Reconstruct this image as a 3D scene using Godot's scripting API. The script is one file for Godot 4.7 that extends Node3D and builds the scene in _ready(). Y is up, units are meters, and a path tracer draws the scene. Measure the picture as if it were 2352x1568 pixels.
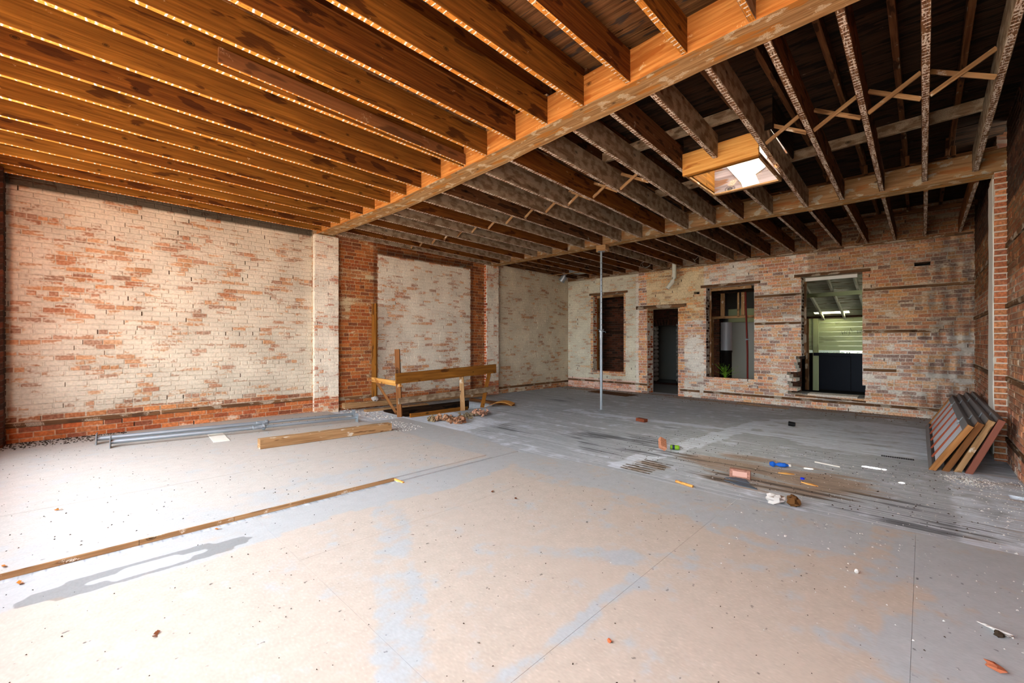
extends Node3D
# A gutted brick shop floor: open joists overhead, whitewashed brick on the left, bare brick behind, daylight from the shopfront.
# Axes: x to the right along the back wall, -z into the depth, y up. The floor falls gently towards the back.

const FALL := 0.0105
const COURSE := 0.0762
var rng := RandomNumberGenerator.new()
var taken := {}
var M := {}
var eye := Vector3(0, 1.42, 0)
var look := Basis()

func _ready() -> void:
	rng.seed = 7
	var cam := Camera3D.new()
	cam.name = "camera"
	cam.fov = 77.434
	cam.near = 0.05
	cam.far = 200.0
	cam.position = eye
	cam.rotation.y = 0.76771
	add_child(cam)
	cam.current = true
	look = cam.basis
	var env := Environment.new()
	var sky := Sky.new()
	var sm := ProceduralSkyMaterial.new()
	sm.sky_top_color = Color(0.88, 0.92, 0.96)
	sm.sky_horizon_color = Color(0.94, 0.95, 0.955)
	sm.sky_curve = 0.25
	sm.ground_bottom_color = Color(0.72, 0.68, 0.62)
	sm.ground_horizon_color = Color(0.80, 0.78, 0.74)
	sm.sky_energy_multiplier = 1.0
	sm.ground_energy_multiplier = 1.0
	sky.sky_material = sm
	env.sky = sky
	env.background_mode = Environment.BG_SKY
	env.background_energy_multiplier = 2.6
	env.tonemap_mode = Environment.TONE_MAPPER_LINEAR
	env.tonemap_exposure = 6.8
	env.sdfgi_enabled = true
	env.ssao_enabled = true
	env.ssil_enabled = true
	var we := WorldEnvironment.new()
	we.name = "world"
	we.environment = env
	add_child(we)
	var sun := DirectionalLight3D.new()
	sun.name = "sun"
	sun.light_color = Color(1.0, 0.96, 0.9)
	sun.light_energy = 14.0
	sun.light_angular_distance = 0.5
	sun.sky_mode = DirectionalLight3D.SKY_MODE_LIGHT_ONLY
	sun.shadow_enabled = true
	add_child(sun)
	sun.look_at_from_position(Vector3(-2.8, 10, 1.0), Vector3.ZERO, Vector3.FORWARD)
	materials()
	build_floor()
	build_walls()
	build_ceiling()
	build_rear()
	build_props()
	build_litter()

# ---------------------------------------------------------------- helpers
func fy(z: float) -> float:
	return FALL * z

func rr(a: float, b: float) -> float:
	return rng.randf_range(a, b)

class MB:
	var V := PackedVector3Array()
	var N := PackedVector3Array()
	var T := PackedVector2Array()
	func quad(a: Vector3, b: Vector3, c: Vector3, d: Vector3, ta: Vector2, tb: Vector2, tc: Vector2, td: Vector2, out: Vector3) -> void:
		var n := (c - a).cross(b - a)
		if n.length_squared() < 1e-14:
			n = (d - a).cross(c - a)
		if n.dot(out) < 0.0:
			n = -n
			V.append_array(PackedVector3Array([a, d, c, a, c, b]))
			T.append_array(PackedVector2Array([ta, td, tc, ta, tc, tb]))
		else:
			V.append_array(PackedVector3Array([a, b, c, a, c, d]))
			T.append_array(PackedVector2Array([ta, tb, tc, ta, tc, td]))
		n = n.normalized()
		N.append_array(PackedVector3Array([n, n, n, n, n, n]))
	func tri(a: Vector3, b: Vector3, c: Vector3, ta: Vector2, tb: Vector2, tc: Vector2, out: Vector3) -> void:
		var n := (c - a).cross(b - a)
		if n.dot(out) < 0.0:
			n = -n
			V.append_array(PackedVector3Array([a, c, b]))
			T.append_array(PackedVector2Array([ta, tc, tb]))
		else:
			V.append_array(PackedVector3Array([a, b, c]))
			T.append_array(PackedVector2Array([ta, tb, tc]))
		n = n.normalized()
		N.append_array(PackedVector3Array([n, n, n]))
	func into(m: ArrayMesh, mat: Material) -> void:
		if V.is_empty():
			return
		var ar := []
		ar.resize(Mesh.ARRAY_MAX)
		ar[Mesh.ARRAY_VERTEX] = V
		ar[Mesh.ARRAY_NORMAL] = N
		ar[Mesh.ARRAY_TEX_UV] = T
		m.add_surface_from_arrays(Mesh.PRIMITIVE_TRIANGLES, ar)
		m.surface_set_material(m.get_surface_count() - 1, mat)

func done(b: MB, mat: Material) -> ArrayMesh:
	var m := ArrayMesh.new()
	b.into(m, mat)
	return m

func numbered(n: String) -> String:
	var k: int = taken.get(n, -1) + 1
	taken[n] = k
	return n if k == 0 else "%s_%03d" % [n, k]

func obj(called: String, m: Mesh, parent: Node3D = null, xf := Transform3D()) -> MeshInstance3D:
	var o := MeshInstance3D.new()
	o.mesh = m
	o.transform = xf
	if parent == null:
		o.name = numbered(called)
		add_child(o)
	else:
		o.name = called
		parent.add_child(o, true)
	return o

func root(called: String, at := Vector3.ZERO, turn := 0.0) -> Node3D:
	var o := Node3D.new()
	o.name = numbered(called)
	o.position = at
	o.rotation.y = turn
	add_child(o)
	return o

func part_root(called: String, parent: Node3D) -> Node3D:
	var o := Node3D.new()
	o.name = called
	parent.add_child(o, true)
	return o

func tag(o: Node3D, label: String, category: String, group := "", kind := "") -> Node3D:
	o.set_meta("label", label)
	o.set_meta("category", category)
	if group != "":
		o.set_meta("group", group)
	if kind != "":
		o.set_meta("kind", kind)
	return o

func struct(called: String, label: String, category: String) -> Node3D:
	var o := root(called)
	tag(o, label, category, "", "structure")
	return o

func aim(a: Vector3, b: Vector3, up := Vector3.UP) -> Transform3D:   # x axis from a to b
	var x := (b - a).normalized()
	var z := x.cross(up).normalized()
	return Transform3D(Basis(x, z.cross(x), z), a)

# a bar along +x, from 0 to L, w across (z) and h tall (y), edges chamfered; the underside is a surface of its own
func beam(L: float, w: float, h: float, mat: Material, under: Material = null, ch := 0.004, seg := 1, jit := 0.0, uo := -1.0) -> ArrayMesh:
	var s := MB.new()
	var u := MB.new()
	var e := MB.new()
	if uo < 0.0:
		uo = rng.randf()
	var vo := rng.randf()
	var hy := h / 2.0
	var hz := w / 2.0
	var ring := [[-hy, -hz + ch], [-hy, hz - ch], [-hy + ch, hz], [hy - ch, hz], [hy, hz - ch], [hy, -hz + ch], [hy - ch, -hz], [-hy + ch, -hz]]
	var pts := []
	for i in seg + 1:
		var r := PackedVector3Array()
		for p in ring:
			r.append(Vector3(L * i / seg, p[0] + rr(-jit, jit), p[1] + rr(-jit, jit) * 0.6))
		pts.append(r)
	for i in seg:
		var x0: float = L * i / seg
		var x1: float = L * (i + 1) / seg
		for k in 8:
			var a: Vector3 = pts[i][k]
			var b: Vector3 = pts[i + 1][k]
			var c: Vector3 = pts[i + 1][(k + 1) % 8]
			var d: Vector3 = pts[i][(k + 1) % 8]
			var mid: Vector3 = (a + c) / 2.0
			var out := Vector3(0, mid.y / hy, mid.z / hz)
			if k == 0 and under:
				u.quad(a, b, c, d, Vector2(x0 + uo, 0.02), Vector2(x1 + uo, 0.02), Vector2(x1 + uo, 0.98), Vector2(x0 + uo, 0.98), Vector3.DOWN)
			else:
				var va: float = vo + (a.y if k in [2, 6, 1, 7] else a.z + 0.5)
				var vb: float = vo + (d.y if k in [2, 6, 1, 7] else d.z + 0.5)
				s.quad(a, b, c, d, Vector2(x0 / 2 + uo, va), Vector2(x1 / 2 + uo, va), Vector2(x1 / 2 + uo, vb), Vector2(x0 / 2 + uo, vb), out)
	for side in [0, seg]:
		var cen := Vector3(L * side / seg, 0, 0)
		for k in 8:
			var a: Vector3 = pts[side][k]
			var b: Vector3 = pts[side][(k + 1) % 8]
			e.tri(cen, a, b, Vector2(0.1, 0.1), Vector2(0.1 + a.z * 0.3, 0.1 + a.y), Vector2(0.1 + b.z * 0.3, 0.1 + b.y), Vector3(-1 if side == 0 else 1, 0, 0))
	s.V.append_array(e.V)
	s.N.append_array(e.N)
	s.T.append_array(e.T)
	var m := ArrayMesh.new()
	s.into(m, mat)
	if under:
		u.into(m, under)
	return m

func bar(called: String, a: Vector3, b: Vector3, w: float, h: float, mat: Material, parent: Node3D = null, up := Vector3.UP, ch := 0.003, seg := 1, jit := 0.0, under: Material = null) -> MeshInstance3D:
	return obj(called, beam(a.distance_to(b), w, h, mat, under, ch, seg, jit), parent, aim(a, b, up))

# a round tube through points
func tube(pts: Array, r: float, sides := 12, caps := true, r2 := -1.0) -> MB:
	var m := MB.new()
	var rings := []
	var n := pts.size()
	for i in n:
		var d: Vector3 = (pts[min(i + 1, n - 1)] - pts[max(i - 1, 0)]).normalized()
		var up := Vector3.UP if absf(d.y) < 0.9 else Vector3.RIGHT
		var x := d.cross(up).normalized()
		var y := x.cross(d)
		var rad := r if r2 < 0.0 else lerpf(r, r2, float(i) / (n - 1))
		var ring := PackedVector3Array()
		for k in sides:
			var t := TAU * k / sides
			ring.append(pts[i] + (x * cos(t) + y * sin(t)) * rad)
		rings.append(ring)
	for i in n - 1:
		for k in sides:
			var k2 := (k + 1) % sides
			var a: Vector3 = rings[i][k]
			var b: Vector3 = rings[i + 1][k]
			var c: Vector3 = rings[i + 1][k2]
			var d: Vector3 = rings[i][k2]
			var at := m.V.size()
			m.quad(a, b, c, d, Vector2(k, i) / 8.0, Vector2(k, i + 1) / 8.0, Vector2(k + 1, i + 1) / 8.0, Vector2(k + 1, i) / 8.0, (a + c) / 2.0 - (pts[i] + pts[i + 1]) / 2.0)
			for q in range(at, m.V.size()):
				var p := m.V[q]
				var c0: Vector3 = pts[i] if (p.is_equal_approx(a) or p.is_equal_approx(d)) else pts[i + 1]
				m.N[q] = (p - c0).normalized()
	if caps:
		for e in [0, n - 1]:
			var out: Vector3 = (pts[0] - pts[1]) if e == 0 else (pts[n - 1] - pts[n - 2])
			for k in sides:
				m.tri(pts[e], rings[e][k], rings[e][(k + 1) % sides], Vector2.ZERO, Vector2(0.1, 0), Vector2(0, 0.1), out)
	return m

# a profile of (radius, height) turned about y
func lathe(prof: Array, sides := 20) -> MB:
	var m := MB.new()
	for i in prof.size() - 1:
		var p: Vector2 = prof[i]
		var q: Vector2 = prof[i + 1]
		for k in sides:
			var t0 := TAU * k / sides
			var t1 := TAU * (k + 1) / sides
			var a := Vector3(cos(t0) * p.x, p.y, sin(t0) * p.x)
			var b := Vector3(cos(t1) * p.x, p.y, sin(t1) * p.x)
			var c := Vector3(cos(t1) * q.x, q.y, sin(t1) * q.x)
			var d := Vector3(cos(t0) * q.x, q.y, sin(t0) * q.x)
			var slope := Vector2(q.y - p.y, p.x - q.x)
			var tm := (t0 + t1) / 2
			var out := Vector3(cos(tm) * slope.x, slope.y, sin(tm) * slope.x)
			if out.length() < 1e-9:
				continue
			m.quad(a, b, c, d, Vector2(float(k) / sides, p.y), Vector2(float(k + 1) / sides, p.y), Vector2(float(k + 1) / sides, q.y), Vector2(float(k) / sides, q.y), out)
	return m

# a sheet between outlines: flat polygon (x, z) extruded from y1 down to y0
func prism(poly: PackedVector2Array, y0: float, y1: float, uv_scale := 1.0, fall := false) -> MB:
	var m := MB.new()
	var ix := Geometry2D.triangulate_polygon(poly)
	for k in range(0, ix.size(), 3):
		for top in [0, 1]:
			var p := []
			for j in 3:
				var q := poly[ix[k + j]]
				p.append(Vector3(q.x, (y1 if top else y0) + (fy(q.y) if fall else 0.0), q.y))
			m.tri(p[0], p[1], p[2], poly[ix[k]] * uv_scale, poly[ix[k + 1]] * uv_scale, poly[ix[k + 2]] * uv_scale, Vector3.UP if top else Vector3.DOWN)
	var n := poly.size()
	var cw := Geometry2D.is_polygon_clockwise(poly)
	for i in n:
		var a := poly[i]
		var b := poly[(i + 1) % n]
		var fa := fy(a.y) if fall else 0.0
		var fb := fy(b.y) if fall else 0.0
		var out := Vector3(b.y - a.y, 0, a.x - b.x)
		if cw:
			out = -out
		m.quad(Vector3(a.x, y0 + fa, a.y), Vector3(b.x, y0 + fb, b.y), Vector3(b.x, y1 + fb, b.y), Vector3(a.x, y1 + fa, a.y), a * uv_scale, b * uv_scale, b * uv_scale + Vector2(0.02, 0.02), a * uv_scale + Vector2(0.02, 0.02), out)
	return m

# a slab on axes u, v with its face towards n, pierced by openings given as Rect2 in (u, v)
func slab(o: Vector3, u: Vector3, v: Vector3, n: Vector3, u0: float, u1: float, v0: float, v1: float, thick: float, holes: Array, uvo: Vector2, uvs: Vector2) -> MB:
	var m := MB.new()
	var us := [u0, u1]
	var vs := [v0, v1]
	for h in holes:
		for e in [h.position.x, h.end.x]:
			if e > u0 and e < u1 and not us.has(e):
				us.append(e)
		for e in [h.position.y, h.end.y]:
			if e > v0 and e < v1 and not vs.has(e):
				vs.append(e)
	us.sort()
	vs.sort()
	var solid := func(i: int, j: int) -> bool:
		if i < 0 or j < 0 or i >= us.size() - 1 or j >= vs.size() - 1:
			return false
		var p := Vector2((us[i] + us[i + 1]) / 2, (vs[j] + vs[j + 1]) / 2)
		for h in holes:
			if h.has_point(p):
				return false
		return true
	var at := func(a: float, b: float, d: float) -> Vector3: return o + u * a + v * b - n * d
	var uv := func(a: float, b: float) -> Vector2: return (Vector2(a, b) - uvo) * uvs
	for i in us.size() - 1:
		for j in vs.size() - 1:
			if not solid.call(i, j):
				continue
			var a0: float = us[i]
			var a1: float = us[i + 1]
			var b0: float = vs[j]
			var b1: float = vs[j + 1]
			for d in [0.0, thick]:
				m.quad(at.call(a0, b0, d), at.call(a1, b0, d), at.call(a1, b1, d), at.call(a0, b1, d), uv.call(a0, b0), uv.call(a1, b0), uv.call(a1, b1), uv.call(a0, b1), n if d == 0.0 else -n)
			for e in [[i - 1, j, a0, b0, a0, b1, -u], [i + 1, j, a1, b0, a1, b1, u], [i, j - 1, a0, b0, a1, b0, -v], [i, j + 1, a0, b1, a1, b1, v]]:
				if solid.call(e[0], e[1]):
					continue
				m.quad(at.call(e[2], e[3], 0.0), at.call(e[4], e[5], 0.0), at.call(e[4], e[5], thick), at.call(e[2], e[3], thick), uv.call(e[2], e[3]), uv.call(e[4], e[5]), uv.call(e[4], e[5]) + uvs * 0.1, uv.call(e[2], e[3]) + uvs * 0.1, e[6])
	return m

# an irregular lump
func lump(size: Vector3, seedv: int, sub := 2, rough := 0.25) -> MB:
	var m := MB.new()
	var no := FastNoiseLite.new()
	no.seed = seedv
	no.frequency = 0.9
	var ni := 4 + sub * 3
	var nj := 3 + sub * 2
	var p := []
	for j in nj + 1:
		var row := PackedVector3Array()
		for i in ni + 1:
			var th := TAU * (i % ni) / ni
			var ph := PI * j / nj
			var d := Vector3(cos(th) * sin(ph), cos(ph), sin(th) * sin(ph))
			row.append(d * size * 0.5 * (1.0 + rough * 2.0 * no.get_noise_3dv(d * 1.6 + Vector3.ONE * seedv)))
		p.append(row)
	for j in nj:
		for i in ni:
			var a: Vector3 = p[j][i]
			var c: Vector3 = p[j + 1][i + 1]
			m.quad(a, p[j][i + 1], c, p[j + 1][i], Vector2(i, j) * 0.1, Vector2(i + 1, j) * 0.1, Vector2(i + 1, j + 1) * 0.1, Vector2(i, j + 1) * 0.1, (a + c) / 2.0)
	return m

func merge(into: MB, from: MB, xf := Transform3D()) -> void:
	into.V.append_array(xf * from.V)
	for n in from.N:
		into.N.append((xf.basis * n).normalized())
	into.T.append_array(from.T)

# ---------------------------------------------------------------- materials
func nz(seedv: int, freq: float, w: int, h: int, sx := 1.0, sy := 1.0, oct := 4) -> PackedByteArray:
	var n := FastNoiseLite.new()
	n.seed = seedv
	n.frequency = freq
	n.noise_type = FastNoiseLite.TYPE_SIMPLEX_SMOOTH
	n.fractal_octaves = oct
	var im := n.get_seamless_image(maxi(8, int(w / sx)), maxi(8, int(h / sy)))
	if im.get_width() != w or im.get_height() != h:
		im.resize(w, h, Image.INTERPOLATE_CUBIC)
	im.convert(Image.FORMAT_L8)
	return im.get_data()

func tex(d: PackedByteArray, w: int, h: int, f: int) -> ImageTexture:
	return ImageTexture.create_from_image(Image.create_from_data(w, h, false, f, d))

func mat(c: Color, rough := 0.8, metal := 0.0, spec := 0.3) -> StandardMaterial3D:
	var m := StandardMaterial3D.new()
	m.albedo_color = c
	m.roughness = rough
	m.metallic = metal
	m.metallic_specular = spec
	return m

func textured(albedo: Texture2D, bump: Texture2D, relief := 0.3, rough := 0.9) -> StandardMaterial3D:
	var m := mat(Color.WHITE, rough, 0.0, 0.25)
	m.albedo_texture = albedo
	if bump:
		m.heightmap_enabled = true
		m.heightmap_texture = bump
		m.heightmap_scale = relief
	return m

func wood(seedv: int, lightc: Color, darkc: Color, stain: Color, stain_at: float, plaster: Color, plaster_at: float, knots := 9, w := 1024, h := 512) -> StandardMaterial3D:
	var grain := nz(seedv, 0.035, w, h, 22.0, 1.0, 4)
	var fine := nz(seedv + 1, 0.09, w, h, 26.0, 1.0, 3)
	var blot := nz(seedv + 2, 0.011, w, h, 4.0, 1.0, 4)
	var pl := nz(seedv + 3, 0.012, w, h, 1.5, 1.0, 6)
	var speck := nz(seedv + 4, 0.22, w, h, 1.0, 1.0, 2)
	var kn := []
	var r2 := RandomNumberGenerator.new()
	r2.seed = seedv
	for k in knots:
		kn.append(Vector3(r2.randf_range(30, w - 30), r2.randf_range(20, h - 20), r2.randf_range(7, 15)))
	var out := PackedByteArray()
	out.resize(w * h * 3)
	var bmp := PackedByteArray()
	bmp.resize(w * h)
	for i in w * h:
		var g: float = grain[i] / 255.0
		var f: float = fine[i] / 255.0
		var t := clampf((g * 0.62 + f * 0.5) * 1.25 - 0.2, 0.0, 1.0)
		var r := lerpf(darkc.r, lightc.r, t)
		var gg := lerpf(darkc.g, lightc.g, t)
		var b := lerpf(darkc.b, lightc.b, t)
		var s := smoothstep(stain_at, stain_at + 0.09, blot[i] / 255.0 + (f - 0.5) * 0.16) * 0.65
		r = lerpf(r, stain.r, s)
		gg = lerpf(gg, stain.g, s)
		b = lerpf(b, stain.b, s)
		var sp: float = speck[i] / 255.0
		var p := smoothstep(plaster_at, plaster_at + (0.12 if plaster_at > 0.5 else 0.32), pl[i] / 255.0 + (sp - 0.5) * 0.16)
		if p > 0.0:
			var q := 0.74 + 0.5 * sp * (0.6 + 0.4 * f)
			r = lerpf(r, plaster.r * q, p)
			gg = lerpf(gg, plaster.g * q, p)
			b = lerpf(b, plaster.b * q, p)
		out[i * 3] = int(clampf(r, 0, 1) * 255)
		out[i * 3 + 1] = int(clampf(gg, 0, 1) * 255)
		out[i * 3 + 2] = int(clampf(b, 0, 1) * 255)
		bmp[i] = int(clampf(90.0 + 90.0 * t + 60.0 * p * sp, 0, 255))
	for k in kn:
		var rad: float = k.z
		for y in range(int(k.y - rad * 1.3), int(k.y + rad * 1.3)):
			for x in range(int(k.x - rad * 2), int(k.x + rad * 2)):
				var d := Vector2((x - k.x) / 1.6, y - k.y).length() / rad
				if d < 1.0:
					var i := (posmod(y, h) * w + posmod(x, w)) * 3
					var q := 0.45 + 0.5 * d + 0.15 * sin(d * 14.0)
					for c in 3:
						out[i + c] = int(out[i + c] * clampf(q, 0.3, 1.0))
	return textured(tex(out, w, h, Image.FORMAT_RGB8), tex(bmp, w, h, Image.FORMAT_L8), 0.35)

# the underside of a joist: bands of old plaster between the vanished laths, nail holes
func lathed(seedv: int, basec: Color, darkc: Color, streak: Color, full: float, smear_at: float) -> StandardMaterial3D:
	var w := 2048
	var h := 64
	var r2 := RandomNumberGenerator.new()
	r2.seed = seedv
	var g := nz(seedv, 0.05, w, h, 18.0, 1.0, 3)
	var n := nz(seedv + 5, 0.02, w, h, 3.0, 1.0, 4)
	var sm := nz(seedv + 6, 0.05, w, h, 1.0, 1.0, 4)
	var d := PackedByteArray()
	d.resize(w * h * 3)
	var bmp := PackedByteArray()
	bmp.resize(w * h)
	for i in w * h:
		var t := clampf(g[i] / 255.0 * 0.7 + n[i] / 255.0 * 0.5 - 0.1, 0.0, 1.0)
		var p := smoothstep(smear_at, smear_at + 0.1, n[i] / 255.0 * 0.5 + sm[i] / 255.0 * 0.5)
		d[i * 3] = int(255 * lerpf(lerpf(darkc.r, basec.r, t), streak.r, p))
		d[i * 3 + 1] = int(255 * lerpf(lerpf(darkc.g, basec.g, t), streak.g, p))
		d[i * 3 + 2] = int(255 * lerpf(lerpf(darkc.b, basec.b, t), streak.b, p))
		bmp[i] = int(80 + 120 * p)
	var im := Image.create_from_data(w, h, false, Image.FORMAT_RGB8, d)
	var bm := Image.create_from_data(w, h, false, Image.FORMAT_L8, bmp)
	var x := 6.0
	while x < w - 10:
		if r2.randf() < full:
			var wd := r2.randi_range(4, 8)
			var y := 0 if r2.randf() < 0.7 else r2.randi_range(4, 24)
			var y1 := 64 if r2.randf() < 0.7 else r2.randi_range(38, 60)
			var skew := r2.randf_range(-4, 4)
			var j := y
			while j < y1:
				var px := int(x + skew * j / 64.0 + r2.randf_range(-1, 1))
				im.fill_rect(Rect2i(px, j, wd + r2.randi_range(-2, 2), 3), streak.lightened(r2.randf_range(0, 0.3)))
				bm.fill_rect(Rect2i(px, j, wd, 3), Color(0.95, 0.95, 0.95))
				j += 3
		if r2.randf() < 0.75:
			var c := Vector2i(int(x + 12), 22 + r2.randi_range(-8, 26))
			im.fill_rect(Rect2i(c.x - 2, c.y - 3, 5, 6), darkc.darkened(0.65))
		x += r2.randf_range(21.0, 27.0)
	var m := textured(ImageTexture.create_from_image(im), ImageTexture.create_from_image(bm), 0.5)
	m.uv1_scale = Vector3(0.25, 1, 1)
	return m

func materials() -> void:
	var cream := Color(0.86, 0.79, 0.67)
	M.joist = wood(11, Color(0.60, 0.40, 0.145), Color(0.38, 0.23, 0.075), Color(0.22, 0.11, 0.04), 0.72, cream, 0.90)
	M.joist_red = wood(41, Color(0.53, 0.325, 0.12), Color(0.32, 0.175, 0.06), Color(0.20, 0.09, 0.035), 0.70, cream, 0.92)
	M.joist_grey = wood(21, Color(0.52, 0.44, 0.35), Color(0.40, 0.32, 0.24), Color(0.30, 0.22, 0.15), 0.76, Color(0.62, 0.555, 0.465), 0.30, 3)
	M.joist_brown = wood(31, Color(0.46, 0.31, 0.19), Color(0.28, 0.175, 0.10), Color(0.13, 0.08, 0.05), 0.66, Color(0.55, 0.5, 0.43), 0.78)
	M.girder = wood(51, Color(0.80, 0.66, 0.46), Color(0.52, 0.38, 0.23), Color(0.74, 0.46, 0.16), 0.66, Color(0.84, 0.76, 0.62), 0.66, 4)
	M.girder_face = wood(55, Color(0.84, 0.60, 0.33), Color(0.64, 0.38, 0.16), Color(0.6, 0.33, 0.12), 0.7, Color(0.86, 0.74, 0.56), 0.8, 6)
	M.girder_tan = wood(57, Color(0.66, 0.53, 0.38), Color(0.47, 0.35, 0.23), Color(0.58, 0.36, 0.19), 0.66, Color(0.66, 0.62, 0.54), 0.62, 4)
	M.pine = wood(61, Color(0.88, 0.69, 0.40), Color(0.73, 0.50, 0.24), Color(0.55, 0.32, 0.13), 0.74, Color(0.85, 0.75, 0.6), 0.93, 12)
	M.timber = wood(71, Color(0.70, 0.56, 0.40), Color(0.50, 0.37, 0.24), Color(0.33, 0.22, 0.13), 0.72, Color(0.83, 0.79, 0.72), 0.74, 6)
	M.timber_red = wood(73, Color(0.56, 0.38, 0.22), Color(0.40, 0.25, 0.14), Color(0.28, 0.18, 0.11), 0.7, Color(0.7, 0.62, 0.5), 0.85, 4, 512, 256)
	M.timber_end = wood(75, Color(0.72, 0.52, 0.33), Color(0.54, 0.36, 0.20), Color(0.36, 0.23, 0.13), 0.74, Color(0.75, 0.68, 0.56), 0.88, 3, 512, 256)
	M.deck = wood(81, Color(0.60, 0.44, 0.28), Color(0.34, 0.23, 0.14), Color(0.20, 0.20, 0.22), 0.60, Color(0.5, 0.45, 0.38), 0.88, 5)
	M.dark_wood = wood(91, Color(0.27, 0.19, 0.13), Color(0.10, 0.07, 0.05), Color(0.05, 0.04, 0.035), 0.6, Color(0.42, 0.38, 0.33), 0.88, 3)
	M.under = lathed(5, Color(0.92, 0.65, 0.30), Color(0.68, 0.42, 0.15), Color(0.96, 0.92, 0.84), 0.85, 0.70)
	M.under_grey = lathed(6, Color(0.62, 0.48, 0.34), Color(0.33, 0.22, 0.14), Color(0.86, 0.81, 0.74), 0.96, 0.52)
	M.strip = wood(95, Color(0.52, 0.38, 0.25), Color(0.32, 0.22, 0.15), Color(0.27, 0.2, 0.15), 0.6, Color(0.68, 0.62, 0.54), 0.62, 2, 512, 256)
	M.steel = mat(Color(0.66, 0.71, 0.75), 0.42, 0.75, 0.5)
	var gal := nz(301, 0.03, 256, 256, 1, 1, 4)
	var gd := PackedByteArray()
	gd.resize(256 * 256 * 3)
	for i in 256 * 256:
		var q: float = gal[i] / 255.0
		gd[i * 3] = int(120 + 60 * q)
		gd[i * 3 + 1] = int(131 + 60 * q)
		gd[i * 3 + 2] = int(140 + 58 * q)
	M.steel = textured(tex(gd, 256, 256, Image.FORMAT_RGB8), null, 0, 0.45)
	M.steel.metallic = 0.6
	M.white = mat(Color(0.86, 0.85, 0.81), 0.6)
	M.pvc = mat(Color(0.86, 0.87, 0.82), 0.4)
	M.black = mat(Color(0.03, 0.03, 0.03), 0.6)
	M.dust = mat(Color(0.74, 0.73, 0.71), 0.95)
	M.crumb = mat(Color(0.20, 0.16, 0.12), 0.95)
	M.felt = mat(Color(0.10, 0.09, 0.08), 0.95)
	M.plain_brick = brick_tile(401, [Color(0.66, 0.34, 0.20), Color(0.74, 0.43, 0.26), Color(0.56, 0.28, 0.19), Color(0.72, 0.38, 0.20)], Color(0.72, 0.66, 0.58))
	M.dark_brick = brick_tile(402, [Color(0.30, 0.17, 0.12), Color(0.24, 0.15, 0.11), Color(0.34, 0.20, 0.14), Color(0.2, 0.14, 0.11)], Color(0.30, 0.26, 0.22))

# a tile of 12 x 24 courses of brick, 2.58 m by 1.8288 m
func brick_tile(seedv: int, pal: Array, mortar: Color) -> StandardMaterial3D:
	var w := 768
	var h := 544
	var im := Image.create_empty(w, h, false, Image.FORMAT_RGB8)
	im.fill(mortar)
	var r2 := RandomNumberGenerator.new()
	r2.seed = seedv
	for r in 24:
		for k in range(-1, 13):
			var x := (k + (0.5 if r % 2 else 0.0)) * 64.0
			im.fill_rect(Rect2i(int(x), int(r * h / 24.0) + 1, 61, 20), pal[r2.randi() % pal.size()].darkened(r2.randf_range(-0.08, 0.12)))
	var n := nz(seedv, 0.08, w, h)
	var d := im.get_data()
	for i in w * h:
		var q: float = 0.82 + 0.36 * n[i] / 255.0
		for c in 3:
			d[i * 3 + c] = mini(255, int(d[i * 3 + c] * q))
	return textured(tex(d, w, h, Image.FORMAT_RGB8), tex(n, w, h, Image.FORMAT_L8), 0.2)

# ---------------------------------------------------------------- brickwork
func layout(L: float, y0: float, y1: float, seedv: int) -> Array:
	var r2 := RandomNumberGenerator.new()
	r2.seed = seedv
	var res := []
	var r := int(floor(y0 / COURSE))
	while r * COURSE < y1 - 0.02:
		var header := posmod(r, 7) == 6
		var step := 0.1085 if header else 0.216
		var a := -r2.randf_range(0.0, 0.03) - (step * 0.5 if posmod(r, 2) else 0.0)
		while a < L:
			var wdt := step * r2.randf_range(0.94, 1.06)
			var a0 := maxf(a, 0.0)
			var a1 := minf(a + wdt - 0.011, L)
			if a1 - a0 > 0.03:
				res.append(PackedFloat32Array([a0, a1, r * COURSE + 0.005, minf((r + 1) * COURSE - 0.006, y1), r2.randf()]))
			a += wdt
		r += 1
	return res

func cut(list: Array, holes: Array) -> Array:
	var res := []
	for b in list:
		var parts := [b]
		var ym: float = (b[2] + b[3]) / 2
		for h in holes:
			if ym < h.position.y or ym > h.end.y:
				continue
			var nxt := []
			for p in parts:
				if p[1] <= h.position.x or p[0] >= h.end.x:
					nxt.append(p)
					continue
				if h.position.x - p[0] > 0.03:
					nxt.append(PackedFloat32Array([p[0], h.position.x, p[2], p[3], p[4]]))
				if p[1] - h.end.x > 0.03:
					nxt.append(PackedFloat32Array([h.end.x, p[1], p[2], p[3], p[4]]))
			parts = nxt
		res.append_array(parts)
	return res

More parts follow.
